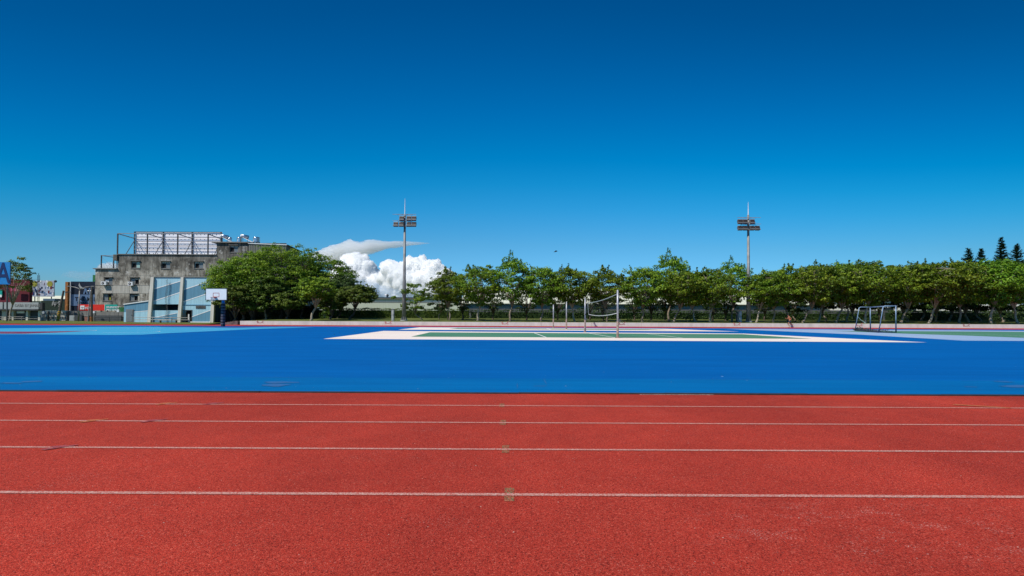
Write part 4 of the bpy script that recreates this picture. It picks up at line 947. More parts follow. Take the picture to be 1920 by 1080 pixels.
for px in (189, 212): x = X(px, 100.6); zt_ = P(200, 478.5, 100.6).z; mb.box((x - .08, 100.5, ztopL + .15), (x + .08, 100.66, zt_), 'steel_dark'); mb.box((x - .06, 104.5, ztopL + .15), (x + .06, 104.62, zt_), 'steel_dark'); mb.box((x - .05, 100.66, zt_ - .12), (x + .05, 104.5, zt_), 'steel')
mb.box((X(189, 100.6) + .08, 100.52, zt_ - .1), (X(212, 100.6) - .08, 100.62, zt_ - .01), 'steel'); mb.tube([(X(189, 100.6), 100.6, zt_ - .3), (X(212, 100.6), 100.6, ztopL + .3)], .015, 'steel', 4); mb.build('frame_bar', sf)
# water tanks and solar heaters
for a, b, ty, dd, lab in ((426.5, 433.5, 444.5, 103, 'small steel water tank between the two solar water heaters, leftmost tank'), (443, 452.5, 444, 102, 'steel water tank left of the right solar water heater'), (473.5, 486, 444, 101.5, 'biggest steel water tank, at the right end of the roof')):
    x0, x1 = X(a, dd), X(b, dd); cx, r_ = (x0 + x1) / 2, (x1 - x0) / 2; z0, z1 = ztopU + .2, P(a, ty, dd).z; o = thing('water_tank', (cx, dd, z0), lab, 'water tank', 'steel water tanks on the roof'); mb = MB()
    L = []; rr = []
    for k in range(13): L.append((cx, dd, z0 + .12 + (z1 - z0 - .3) * k / 12)); rr.append(r_ * (1 if k % 3 else .96))
    mb.tube(L, rr, 'stainless', 20); mb.tube([(cx, dd, z1 - .18), (cx, dd, z1 - .06), (cx, dd, z1)], [r_, r_ * .6, r_ * .22], 'stainless', 20); mb.build('tank_body', o, True)
    mb = MB()
    for k in range(4): t = k * math.pi / 2 + .4; mb.box((cx + math.cos(t) * r_ * .8 - .04, dd + math.sin(t) * r_ * .8 - .04, z0 - .02), (cx + math.cos(t) * r_ * .8 + .04, dd + math.sin(t) * r_ * .8 + .04, z0 + .13), 'steel_dark')
    mb.build('stand', o)
for a, lab in ((415.5, 'solar water heater beside the white hoarding'), (453.5, 'solar water heater between the two larger steel tanks')):
    dd = 101.2; x0 = X(a, dd); zt_ = P(a, 444, dd).z; z0 = ztopU + .2; o = thing('solar_water_heater', (x0 + .5, dd, z0), lab, 'water heater', 'solar water heaters on the roof')
    mb = MB(); mb.tube([(x0 + .1, dd - .4, zt_ + .12), (x0 + .9, dd + .4, zt_ - .02)], .33, 'stainless', 16); mb.ball((x0 + .1, dd - .4, zt_ + .12), .33, 'white_metal', 14, 8); mb.build('tank_body', o, True)
    mb = MB(); mb.prism([(x0 + .3, dd - .6, zt_ - .22), (x0 + 1.9, dd - .6, z0 + .05), (x0 + 1.9, dd - .6, z0 + .15), (x0 + .3, dd - .6, zt_ - .12)], (0, 1.1, 0), 'white_metal'); mb.build('collector', o)
    mb = MB(); mb.box((x0 + .2, dd - .4, z0 - .02), (x0 + .26, dd - .34, zt_), 'steel_dark'); mb.box((x0 + .7, dd + .3, z0 - .02), (x0 + .76, dd + .36, zt_ - .1), 'steel_dark'); mb.build('stand', o)

# ------------------------------------------------------------------ blue striped stand
D = 80.0; X = lambda px, d=80.0: P(px, 560, d).x; Z = lambda y, px=320, d=80.0: P(px, y, d).z
bs = thing('grandstand', (X(232), D, 0), 'pale and mid blue striped stand building with cream piers in front of the concrete block', 'building')
def pan(mb, px, mt, dd=D): mb.face([(X(a, dd), dd, Z(b, a, dd)) for a, b in px], mt)
ztp = Z(520); zlow = Z(570); zsh = Z(572.5, 370)
mb = MB()
# upper panels: solid boxes with painted bands
for (l, r, yb, s) in ((283, 340, 570.5, ((543.5, 526.5), (566.5, 547.5))), (340, 399, 572, ((544.5, 525), (567, 547)))):
    yt = 520; (a1, a2), (b1, b2) = s
    pan(mb, [(l, a1), (r, a2), (r, yt), (l, yt)], 'blue_light'); pan(mb, [(l, b1), (r, b2), (r, a2), (l, a1)], 'blue_mid'); pan(mb, [(l, yb), (r, yb), (r, b2), (l, b1)], 'blue_light')
    for u, v in s: mb.face([(X(l), D - .02, Z(u, l) - .07), (X(r), D - .02, Z(v, r) - .07), (X(r), D - .02, Z(v, r) + .07), (X(l), D - .02, Z(u, l) + .07)], 'white_trim')
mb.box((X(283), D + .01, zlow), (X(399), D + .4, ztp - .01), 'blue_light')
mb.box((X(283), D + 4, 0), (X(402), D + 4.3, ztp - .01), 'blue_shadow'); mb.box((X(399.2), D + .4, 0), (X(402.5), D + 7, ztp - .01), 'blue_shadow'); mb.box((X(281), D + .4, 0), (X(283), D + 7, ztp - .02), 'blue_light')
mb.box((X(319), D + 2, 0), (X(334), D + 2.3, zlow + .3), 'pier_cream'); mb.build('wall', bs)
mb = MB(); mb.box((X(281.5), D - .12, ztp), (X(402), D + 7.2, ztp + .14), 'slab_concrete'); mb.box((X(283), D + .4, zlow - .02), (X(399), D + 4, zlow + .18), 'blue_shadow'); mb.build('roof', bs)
# lower parapet between piers 1 and 2
mb = MB(); pan(mb, [(283, 598.5), (337, 598.5), (337, 582), (283, 582)], 'blue_light', D - .1); mb.face([(X(287), D - .12, Z(596, 290)), (X(333), D - .12, Z(587, 333)), (X(333), D - .12, Z(598.5, 333)), (X(287), D - .12, Z(598.5, 290))], 'blue_mid')
mb.face([(X(287), D - .14, Z(596, 290) - .05), (X(333), D - .14, Z(587, 333) - .05), (X(333), D - .14, Z(587, 333) + .05), (X(287), D - .14, Z(596, 290) + .05)], 'white_trim'); mb.box((X(283), D - .09, 0), (X(337), D + .2, Z(582)), 'blue_mid'); mb.build('parapet', bs)
# right lower block with door and vent
mb = MB(); pan(mb, [(361, 604), (397, 604), (397, 573), (361, 573)], 'blue_light', D - .05); pan(mb, [(341, 581), (361, 581), (361, 573), (341, 573)], 'blue_light', D - .05)
mb.face([(X(361), D - .07, Z(594, 361)), (X(396), D - .07, Z(581.5, 396)), (X(396), D - .07, Z(604, 396)), (X(361), D - .07, Z(604, 361))], 'blue_mid'); mb.face([(X(361), D - .09, Z(594, 361) - .06), (X(396), D - .09, Z(581.5, 396) - .06), (X(396), D - .09, Z(581.5, 396) + .06), (X(361), D - .09, Z(594, 361) + .06)], 'white_trim')
mb.box((X(361), D - .04, 0), (X(397), D + .3, Z(573.5)), 'blue_mid'); mb.box((X(343), D - .10, Z(572.6, 370)), (X(397), D + .35, Z(571, 370)), 'blue_mid'); mb.box((X(358), D - .2, 0), (X(396), D - .08, Z(603, 380)), 'white_trim'); mb.build('ticket_room_wall', bs)
mb = MB(); mb.box((X(368), D - .12, Z(578.5, 376)), (X(386), D - .06, Z(573.2, 376)), 'frame_grey')
for k in range(7): x = X(369.5 + k * 2.3); mb.box((x, D - .14, Z(578, 376)), (x + .1, D - .122, Z(573.8, 376)), 'glass_dark')
mb.build('vent_window', bs)
mb = MB(); mb.box((X(345), D + .9, 0), (X(361), D + 1.0, Z(581.5, 350)), 'void'); mb.box((X(360), D - .1, 0), (X(361.3), D + .9, Z(581, 350)), 'steel_dark'); mb.box((X(343.2), D - .08, Z(582.2, 350)), (X(361), D + .1, Z(581, 350)), 'steel_dark'); mb.box((X(347), D + .8, 0), (X(349.5), D + .88, Z(589, 350)), 'sign_white'); mb.build('doorway', bs)
# left wing
zwl, zwr = Z(571.5, 232), Z(565, 277)
mb = MB(); mb.prism([(X(232), D + .1, 0), (X(278), D + .1, 0), (X(278), D + .1, zwr), (X(232), D + .1, zwl)], (0, 5, 0), 'blue_mid')
mb.face([(X(232), D + .08, 0), (X(278), D + .08, 0), (X(278), D + .08, Z(582, 277)), (X(232), D + .08, Z(585.5, 232))], 'blue_light')
mb.face([(X(250.5), D + .06, Z(584.6, 250)), (X(278), D + .06, Z(582, 277)), (X(278), D + .06, Z(583, 277)), (X(250.5), D + .06, Z(585.6, 250))], 'white_trim')
mb.prism([(X(231.5), D - .02, zwl), (X(278), D - .02, zwr), (X(278), D - .02, zwr + .13), (X(231.5), D - .02, zwl + .13)], (0, 5.2, 0), 'white_trim'); mb.build('side_wing_wall', bs)
mb = MB(); mb.box((X(237), D - .02, 0), (X(250.5), D + .05, Z(580, 244)), 'frame_grey'); mb.box((X(238.6), D - .05, .1), (X(249), D - .022, Z(581.5, 244)), 'glass_grey'); dr = mb.build('door', bs); mb = MB(); mb.box((X(247.6), D - .1, 1.0), (X(248.4), D - .052, 1.15), 'steel_dark'); mb.build('handle', dr)
# piers, leaning out to the foot
for (t0, t1, b0, b1) in ((280.5, 287, 276, 283.5), (337, 343, 332.5, 339.5), (397, 403, 394, 401)):
    mb = MB(); zt_ = ztp + .02; dd = D - .45
    f = [(X(b0, dd), dd, 0), (X(b1 - .8, dd), dd, 0), (X(t1 - .8, dd), D - .3, zt_), (X(t0, dd), D - .3, zt_)]; mb.prism(f, (0, 0, 0), 'pier_cream', False)
    bk = [(x, D - .03, z) for x, _, z in f]; v = [Vector(p) for p in f] + [Vector(p) for p in bk]; i = len(mb.v); mb.v += v
    for q in ((0,1,2,3), (1,5,6,2), (5,4,7,6), (4,0,3,7), (3,2,6,7)): mb.f.append(tuple(i + k for k in q)); mb.mi.append(mb.m('pier_cream'))
    mb.f = mb.f[4:]; mb.mi = mb.mi[4:]; mb.build('pier', bs)
lad = thing('wire_ladder', (X(313.5, 79.7), 79.7, 0), 'thin curled wire hanging down the left blue panel of the stand', 'ladder'); mb = MB(); L = []
for k in range(220): t = k / 219; L.append((X(312, 79.7) + .16 * math.sin(k * .9) + .1 * math.sin(k * .05), 79.72 + .05 * math.cos(k * .9), Z(524) * (1 - t) + .3 * t))
mb.tube(L, .018, 'steel_dark', 4, False); mb.build('wire', lad)
# railings
def railing(px0, px1, ty, by, D, n, lab, mt='steel', nr=2):
    x0, x1 = P(px0, 600, D).x, P(px1, 600, D).x; zt_, zb = P(px0, ty, D).z, 0; o = thing('railing', (x0, D, 0), lab, 'railing', 'metal railings along the far left kerb')
    for k in range(n): x = x0 + (x1 - x0) * k / (n - 1); mb = MB(); mb.tube([(x, D, zb), (x, D, zt_)], .05, mt, 8); mb.build('post', o)
    mb = MB()
    for k in range(nr): z = zt_ - k * (zt_ * .42); mb.tube([(x0, D + .02, z), (x1, D + .02, z)], .04, mt, 8)
    mb.build('rail', o)
railing(-30, 76, 593.8, 603, 86, 4, 'grey two-rail railing in front of the shops at the left edge', 'galv')
railing(178, 232, 594, 603, 84, 3, 'dark railing below the red and teal signs', 'steel_dark', 3)
railing(251, 322, 594.8, 606, 76, 3, 'thin grey railing in front of the left half of the blue stand'); railing(322, 356, 595.5, 606, 75.8, 2, 'short grey railing before the dark doorway of the blue stand', 'galv')
bn = thing('bench', (P(312, 600, 77).x, 77, 0), 'low white bench top on the ground before the middle pier of the blue stand', 'bench'); mb = MB(); x = P(296, 600, 77).x; mb.box((x, 77, .36), (x + 2.8, 77.4, .42), 'pier_cream'); mb.build('seat', bn)
for q in (.2, 2.5): mb = MB(); mb.box((x + q, 77.05, 0), (x + q + .1, 77.35, .355), 'steel_dark'); mb.build('leg', bn)

# ------------------------------------------------------------------ street at the far left
def sgn(name, px0, y0, px1, y1, D, mt, lab, cat='sign', depth=.15, posts=True, border=None):
    a = P(px0, y1, D); b = P(px1, y0, D); o = thing(name, (a.x, D, 0), lab, cat); mb = MB(); mb.box((a.x, D, a.z), (b.x, D + depth, b.z), mt); pnl = mb.build('panel', o)
    if posts:
        mb = MB()
        for f in (.15, .85): x = a.x + (b.x - a.x) * f; mb.box((x - .07, D + depth + .01, 0), (x + .07, D + depth + .15, b.z - .1), 'steel_dark')
        mb.build('support', o)
    return o, a, b
# shop block far left
D = 96; X = lambda px, d=96: P(px, 560, d).x; Z = lambda y, px=50, d=96: P(px, y, d).z
s1 = thing('shop_building', (X(-60), D, 0), 'maroon upper storey shop building behind the street tree', 'building'); mb = MB(); mb.box((X(-80), D, Z(567)), (X(55), D + .6, Z(524)), 'maroon'); mb.build('upper_wall', s1)
mb = MB(); mb.box((X(-80), D + .6, 0), (X(74), D + 1.2, Z(567) - .01), 'dark_panel'); mb.build('shop_front_wall', s1)
mb = MB(); mb.box((X(-80), D - .6, Z(579.5)), (X(11), D - .3, Z(567)), 'sign_grey'); mb.box((X(13), D - .5, Z(579.5)), (X(77), D - .2, Z(567)), 'sign_grey'); fas = mb.build('fascia', s1)
mb = MB(); mb.box((X(-80), D - .6, Z(582)), (X(77), D + .59, Z(580)), 'steel_dark'); mb.build('canopy', s1)
text('DABA BY JAMAIS', .72, (X(33), D - .52, Z(575.4)), 'frame_grey', fas, wide=.85, bold=0)
for a, b in ((3, 11), (19, 25), (48, 52), (71, 75)): mb = MB(); mb.box((X(a), D + .1, 0), (X(b), D + .59, Z(582.2)), 'beige' if a < 30 else 'pier_cream'); mb.build('shop_pillar', s1)
mb = MB(); mb.box((X(28), D + .4, Z(587.5)), (X(42), D + .55, Z(583.5)), 'sign_white'); mb.build('menu_board', s1)
mb = MB(); mb.box((X(-2), D - .25, Z(556)), (X(6), D - .05, Z(543)), 'sign_teal'); mb.box((X(-2), D - .3, Z(557.5)), (X(6), D - .251, Z(553)), 'sign_white'); tag(mb.build('shop_sign', origin=(X(0), D - .25, Z(556))), 'small green and white shop sign at the left picture edge', 'sign')
o, a, b = sgn('shop_sign', 20, 535, 33, 546, 95, 'sign_pink', 'pink sign half hidden by the street tree', posts=False)
o, a, b = sgn('billboard', -26, 491.5, 19, 533, 83, 'sign_blue', 'bright blue billboard with dark letter at the left edge, in front of the street tree', 'billboard')
w_ = b.x - a.x; text('A', 4.6, (P(-2, 530, 82.97).x - .5, 82.96, P(0, 530.5, 82.97).z), 'sign_navy', o, wide=.72, bold=.03)
# patchwork billboard and pole
o, a, b = sgn('billboard', 57, 526, 102, 556, 118, 'poster', 'pale patchwork billboard with two yellow-green discs above the shops', 'billboard')
mb = MB(); random.seed(17)
for px in (64.5, 93): c = P(px, 532.3, 117.9); mb = MB(); mb.tube([(c.x, 117.94, c.z), (c.x, 117.985, c.z)], .62, 'olive', 18); mb.build('disc', o)
mb = MB(); mb.box((a.x + .05, 117.986, a.z + .05), (b.x - .05, 117.993, b.z - .05), 'poster')
for k in range(60):
    px = random.uniform(58, 100); y_ = random.uniform(527, 555)
    if (abs(px - 64.5) < 6 or abs(px - 93) < 6) and y_ < 538: continue
    c = P(px, y_, 117.9); ww, hh = random.uniform(.1, .5), random.uniform(.15, .7); mb.box((c.x, 117.95 + k * .0005, c.z), (min(c.x + ww, b.x), 117.99, min(b.z, c.z + hh)), random.choice(['sign_black', 'sign_navy', 'maroon', 'sign_white', 'sign_slate']))
mb.build('poster_print', o)
mb = MB(); c = P(104, 527.5, 118); mb.tube([(b.x, 118, c.z), (c.x, 118, c.z)], .05, 'steel_dark', 6); mb.ball(c, .28, 'steel_dark'); mb.build('spot_lamp', o)
c = P(71.5, 567, 112); t = P(71.5, 512, 112); lp = thing('lattice_mast', (c.x, 112, 0), 'thin dark lattice mast rising in front of the patchwork billboard', 'mast'); mb = MB()
for dx in (-.22, 0, .22): mb.tube([(c.x + dx, 112, 0), (c.x + dx, 112, t.z - abs(dx) * 2)], .04, 'steel_dark', 5)
for k in range(14): z = t.z - 1 - k * .9; mb.tube([(c.x - .22, 112, z), (c.x + .22, 112, z + .45)], .02, 'steel_dark', 4)
mb.tube([(c.x - 1.2, 112, t.z - 1.3), (c.x + .4, 112, t.z - 1.3)], .025, 'steel_dark', 4); mb.build('lattice', lp)
# dark green hoarding and buildings
D = 104; o, a, b = sgn('shop_awning', 77, 564, 132, 583.5, 104, 'awning_green', 'dark green shop hoarding with white marks left of the leaning pole', 'awning')
random.seed(4); mb = MB()
for k in range(16): c = P(random.uniform(97, 112), random.uniform(566, 577), 103.97); mb.box((c.x, 103.9, c.z), (c.x + random.uniform(.1, .4), 103.99, c.z + random.uniform(.08, .4)), 'sign_grey')
mb.build('lettering', o); mb = MB(); mb.box((P(80, 600, 105).x, 105, P(100, 566, 105).z), (P(102, 600, 105).x, 110, P(100, 560, 105).z), 'wall_bluegrey'); mb.build('roof', o)
x0, x1 = P(40, 600, 150).x, P(128, 600, 150).x; cr_ = thing('distant_shed', (x0, 150, 0), 'cream roofed shed far behind the leaning pole', 'building'); mb = MB(); zt_ = P(110, 554, 150).z; mb.box((x0, 150, 0), (x1, 156, zt_ - 1.6), 'wall_sage'); mb.build('wall', cr_); mb = MB(); mb.prism([(x0 - .3, 149.5, zt_ - 1.6), (x0 - .3, 153, zt_), (x0 - .3, 156.5, zt_ - 1.6)], (x1 - x0 + .6, 0, 0), 'roof_cream'); mb.build('roof', cr_)
# slatted concrete barrier
D = 92; bw = thing('barrier_wall', (P(84, 600, D).x, D, 0), 'beige horizontally ribbed wall behind the leaning pole', 'wall'); mb = MB()
for k in range(5): z0 = k * .36; mb.box((P(84, 600, D).x, D - (k % 2) * .08, z0), (P(126, 600, D).x, D + .3, z0 + .355), 'beige' if k % 2 == 0 else 'slab_concrete')
mb.build('rib', bw)
mb = MB(); mb.box((P(128, 600, 94).x, 94, 0), (P(178, 600, 94).x, 94.3, P(140, 583, 94).z), 'slab_concrete'); tag(mb.build('boundary_wall', origin=(P(128, 600, 94).x, 94, 0)), 'plain grey wall below the steakhouse billboard', 'wall')
mb = MB(); mb.box((P(180, 600, 93).x, 93, 0), (P(232, 600, 93).x, 93.3, P(200, 584.5, 93).z), 'slab_concrete'); mb.box((P(180, 600, 93).x, 92.6, 0), (P(230, 600, 93).x, 92.9, P(200, 591.5, 93).z), 'dark_panel'); tag(mb.build('boundary_wall', origin=(P(180, 600, 93).x, 93, 0)), 'grey wall with dark base below the red and teal signs', 'wall')
for px, mt, lab in ((90.5, 'pole_wood', 'dark short post in front of the beige ribbed wall'), (126.8, 'pole_wood', 'thick dark post at the right end of the beige ribbed wall')):
    c = P(px, 600, 91.5); mb = MB(); mb.tube([(c.x, 91.5, 0), (c.x, 91.5, P(px, 583.5, 91.5).z)], .14 if px < 100 else .24, mt, 8); tag(mb.build('wooden_post', origin=(c.x, 91.5, 0)), lab, 'post')
c = P(82.5, 600, 90); rs = thing('round_sign', (c.x, 90, 0), 'round traffic sign on a pale post between shops and ribbed wall', 'sign'); mb = MB(); mb.tube([(c.x, 90, 0), (c.x, 90, P(82, 590, 90).z)], .09, 'pole_concrete', 8); mb.build('post', rs)
z = P(82, 586, 90).z; mb = MB(); mb.tube([(c.x, 89.84, z), (c.x, 89.9, z)], .26, 'sign_slate', 16); mb.tube([(c.x, 89.82, z), (c.x, 89.838, z)], .2, 'sign_grey', 16); mb.build('disc', rs)
c = P(77, 600, 91); mb = MB(); mb.box((c.x - .2, 91, 0), (c.x + .25, 91.3, P(77, 590.5, 91).z), 'pole_concrete'); tag(mb.build('gate_pillar', origin=(c.x, 91, 0)), 'pale square gate pillar at the right end of the left railing', 'pillar')
# leaning pole with hazard bands
a = P(108, 603, 88); b = P(119.3, 545, 88); lp = thing('utility_pole', (a.x, 88, 0), 'leaning dark utility pole with yellow and black bands at its foot', 'pole'); a.z = 0
mb = MB(); mb.tube([a, b], [.22, .14], 'pole_wood', 10); mb.build('shaft', lp); mb = MB()
for k in range(6): mb.tube([a.lerp(b, .02 + k * .055), a.lerp(b, .05 + k * .055)], .228, 'yellow', 10)
mb.build('hazard_band', lp)
# rust column, steakhouse billboard
o, a, b = sgn('billboard', 131.5, 528, 181, 583, 101, 'sign_black', 'navy steakhouse billboard left of the concrete building', 'billboard')
mb = MB(); a2 = P(131.5, 573.3, 100.96); b2 = P(181, 552.3, 100.96); mb.box((a2.x, 100.93, a2.z), (b2.x, 100.995, b2.z), 'sign_slate'); mb.build('lower_field', o)
text('THE M', 1.05, (P(140.3, 563.8, 100.9).x, 100.9, P(141, 564.2, 100.9).z), 'sign_black', o, wide=1.02, bold=.02); text('I', 1.05, (P(175, 563.8, 100.9).x, 100.9, P(175, 564.2, 100.9).z), 'sign_black', o)
text('STEAKH', .62, (P(144.5, 570, 100.9).x, 100.9, P(144.5, 570.2, 100.9).z), 'sign_black', o, wide=1.05)
mb = MB(); cc = P(152.5, 536.5, 100.9)
pts = [(-.35, .55), (-.45, .1), (-.25, -.25), (.1, -.45), (.55, -.42), (.2, -.25), (-.1, 0), (-.22, .25)]
mb.prism([(cc.x + u * 1.2, 100.9, cc.z + v * 1.2) for u, v in pts], (0, .06, 0), 'sign_grey')
for (u0, v0, u1, v1) in ((157, 551.5, 160, 541), (160, 541, 164, 551.5), (168, 551, 168, 540), (164.5, 545, 171, 545), (173, 551.5, 173, 541)):
    p = P(u0, v0, 100.9); q = P(u1, v1, 100.9); d = (q - p); n = Vector((-d.z, 0, d.x)).normalized() * .14; mb.prism([p - n, q - n, q + n, p + n], (0, .05, 0), 'sign_slate')
mb.build('emblem', o)
mb = MB()
for dx in (129.4, 132): c = P(dx, 560, 100.7); mb.box((c.x - .06, 100.6, 0), (c.x + .06, 100.7, P(dx, 528, 100.7).z), 'white_metal')
mb.build('edge_frame', o)
c = P(124.3, 560, 99); mb = MB(); mb.box((c.x - .24, 99, 0), (c.x + .24, 99.5, P(124, 528.5, 99).z), 'rust'); mb.box((c.x - .3, 98.95, P(124, 548, 99).z), (c.x + .8, 99.0, P(124, 547, 99).z), 'steel_dark'); tag(mb.build('steel_column', origin=(c.x, 99, 0)), 'rusty orange steel column left of the steakhouse billboard', 'column')
# street lamp with two arms
D = 87; c = P(147, 600, D); zt_ = P(148.5, 545, D).z; sl_ = thing('street_lamp', (c.x, D, 0), 'pale double-armed street lamp in front of the steakhouse billboard', 'street lamp')
mb = MB(); mb.tube([(c.x, D, 0), (c.x + .12, D, zt_)], [.13, .08], 'galv', 10); mb.build('post', sl_, True)
for e, (ex, ey) in ((-1, (131, 537)), (1, (171.5, 537))):
    q = P(ex, ey, D); mb = MB(); s0 = Vector((c.x + .12, D, zt_)); mb.tube([s0, s0 + Vector((e * .12, 0, .35)), s0.lerp(q, .5) + Vector((0, 0, .22)), q], [.08, .07, .06, .05], 'galv', 8); arm = mb.build('arm', sl_, True); mb = MB(); mb.ball(q + Vector((e * .2, 0, 0)), (.35, .14, .08), 'galv', 10, 5); mb.build('lamp_head', arm)
a = P(165, 597, 86); b = P(169.8, 546, 86); a.z = 0; g2 = thing('camera_pole', (a.x, 86, 0), 'thin white pole with small twin heads right of the double-armed street lamp', 'pole'); mb = MB(); mb.tube([a, b], [.1, .06], 'galv', 8); mb.build('shaft', g2)
for dx in (-.35, .0): mb = MB(); mb.ball(b + Vector((dx, 0, .05)), (.16, .1, .09), 'white_metal', 8, 5); mb.build('camera_head', g2)
a = P(171.5, 603, 85); a.z = 0; up = thing('utility_pole', (a.x, 85, 0), 'upright dark utility pole at the left end of the red sign', 'pole'); mb = MB(); mb.tube([a, P(172.3, 538, 85)], [.2, .14], 'pole_wood', 10); mb.build('shaft', up); mb = MB(); mb.tube([a, a.lerp(P(172.3, 538, 85), .14)], .21, 'rust', 10); mb.build('foot_band', up)
# red, teal, green signs
o, a, b = sgn('shop_sign', 146, 571, 195.5, 582, 95, 'sign_red', 'long red shop sign with a white square logo', posts=True)
mb = MB(); c = P(150, 580, 94.9); d = P(158, 573, 94.9); mb.box((c.x, 94.93, c.z), (d.x, 94.995, d.z), 'sign_white'); cc = (c + d) / 2; mb.ball((cc.x, 94.92, cc.z), (.26, .03, .17), 'sign_grey', 12, 6); mb.build('logo', o)
text('8 DAY', .55, (P(159.5, 578, 94.9).x, 94.96, P(159, 579.3, 94.9).z), 'sign_white', o, wide=.8, bold=.01)
mb = MB(); c = P(195.6, 582, 94.9); d = P(196.4, 571, 94.9); mb.box((c.x, 94.94, c.z), (d.x, 95.1, d.z), 'sign_white'); mb.build('edge_strip', o)
o, a, b = sgn('shop_sign', 196.6, 571, 220, 582, 94.5, 'sign_teal', 'teal shop sign with two rows of small white letters', posts=True)
text('BRANDED\nPRO SHOP', .48, (P(199, 577.6, 94.4).x, 94.46, P(199, 577.6, 94.4).z), 'sign_white', o, wide=.98, bold=.008)
o, a, b = sgn('shop_sign', 173.5, 515.5, 181, 538.5, 101.5, 'sign_green', 'narrow green vertical sign on the left edge of the concrete building', depth=.3, posts=False)
mb = MB(); c = P(217, 578, 96); mb.box((c.x, 96, 0), (P(232, 578, 96).x, 97, P(220, 576, 96).z), 'sign_green'); tag(mb.build('green_awning', origin=(c.x, 96, 0)), 'faded green shop awning between teal sign and blue stand', 'awning')
mb = MB(); c = P(158.5, 600, 86.5); d = P(166, 591.5, 86.5); mb.box((c.x, 86.5, 0), (d.x, 87.1, d.z - .12), 'brick'); mb.box((c.x - .05, 86.45, d.z - .12), (d.x + .05, 87.15, d.z), 'pole_concrete'); tag(mb.build('brick_pier', origin=(c.x, 86.5, 0)), 'square red brick pier left of the upright utility pole', 'pier')
for (p0, p1, mt, lab) in ((130, 140, 'sign_grey', 'pale grey electrical box panel left of the dark one'), (140.3, 154, 'dark_panel', 'dark grey box panel right of the pale one')):
    mb = MB(); c = P(p0, 600, 90); d = P(p1, 591.5, 90); mb.box((c.x, 90, 0), (d.x - .05, 90.5, d.z), mt); mb.box((c.x + .1, 89.97, .15), (d.x - .15, 89.99, d.z - .12), mt); tag(mb.build('utility_box', origin=(c.x, 90, 0)), lab + ', below the steakhouse billboard', 'utility box')
for px, y_ in ((178.5, 585), (224, 583)):
    mb = MB(); c = P(px, y_, 92); mb.box((c.x - .2, 91.6, c.z - .2), (c.x + .2, 91.9, c.z + .18), 'white_metal'); mb.tube([(c.x, 91.75, 0), (c.x, 91.75, c.z - .2)], .03, 'steel_dark', 6); tag(mb.build('wall_lamp', origin=(c.x, 91.6, 0)), 'small white lamp on a stalk ' + ('left' if px < 200 else 'right') + ' above the wall under the teal sign', 'lamp')

# ------------------------------------------------------------------ runner
def skinned(name, verts, edges, radii, mt, parent, sub=2):
    me = bpy.data.meshes.new(name); me.from_pydata([tuple(v) for v in verts], edges, []); o = bpy.data.objects.new(name, me); COL.objects.link(o)
    o.modifiers.new('s', 'SKIN'); o.modifiers.new('u', 'SUBSURF').levels = sub
    for i, r_ in enumerate(radii): me.skin_vertices[0].data[i].radius = (r_, r_)
    me.skin_vertices[0].data[0].use_root = True
    dg = bpy.context.evaluated_depsgraph_get(); me2 = bpy.data.meshes.new_from_object(o.evaluated_get(dg)); bpy.data.objects.remove(o)
    me2.materials.clear(); me2.materials.append(MATS[mt]); me2.polygons.foreach_set('use_smooth', [True] * len(me2.polygons))
    q = bpy.data.objects.new(name, me2); COL.objects.link(q); q.parent = parent; q['_w'] = tuple(parent['_w']); return q
pr = G(1481, 613.9); per = thing('person', (pr.x, pr.y, 0), 'shirtless runner in dark shorts jogging left along the far track', 'person')
S = 1.5 / 1.72
def V(x, y, z): return (x * S, y * S, z * S)
# running to the left (-x): 0 pelvis ..
bv = [V(0, 0, .93), V(-.04, 0, 1.12), V(-.09, 0, 1.32), V(-.12, 0, 1.44), V(-.15, 0, 1.53), V(-.20, 0, 1.62), V(-.21, 0, 1.69),
      V(-.02, -.10, .88), V(-.26, -.10, .56), V(-.12, -.10, .14), V(-.20, -.10, .06), V(-.30, -.10, .045),
      V(.02, .10, .88), V(.14, .10, .50), V(.50, .10, .36), V(.56, .10, .30), V(.56, .10, .20),
      V(-.11, -.17, 1.40), V(.10, -.24, 1.18), V(-.10, -.22, 1.00),
      V(-.11, .17, 1.40), V(-.22, .25, 1.16), V(-.42, .16, 1.22)]
be = [(0,1),(1,2),(2,3),(3,4),(4,5),(5,6),(0,7),(7,8),(8,9),(9,10),(10,11),(0,12),(12,13),(13,14),(14,15),(15,16),(3,17),(17,18),(18,19),(3,20),(20,21),(21,22)]
br = [.13, .115, .145, .09, .055, .095, .075, .09, .06, .04, .04, .03, .09, .06, .04, .04, .03, .055, .042, .03, .055, .042, .03]
def hand(i, d):
    global bv, be, br
    w0 = Vector(bv[i]); d = Vector(d).normalized(); pi_ = len(bv); bv.append(tuple(w0 + d * .07)); be.append((i, pi_)); br.append(.03); sd_ = d.cross(Vector((0, 1, 0))).normalized()
    for k in range(4): a_ = w0 + d * .11 + sd_ * (.03 - k * .02); j = len(bv); bv.append(tuple(a_)); bv.append(tuple(a_ + d * (.03 - abs(k - 1.4) * .005) + Vector((0, .02, 0)))); be.append((pi_, j)); be.append((j, j + 1)); br.extend([.010, .008])
    j = len(bv); bv.append(tuple(w0 + d * .05 + sd_ * .05)); bv.append(tuple(w0 + d * .08 + sd_ * .07)); be.append((pi_, j)); be.append((j, j + 1)); br.extend([.011, .009])
hand(19, (-.6, 0, -.3)); hand(22, (-.5, -.1, .4))
br = [r_ * S * 1.05 if r_ > .012 else r_ for r_ in br]
skinned('body', bv, be, br, 'skin', per, 2)
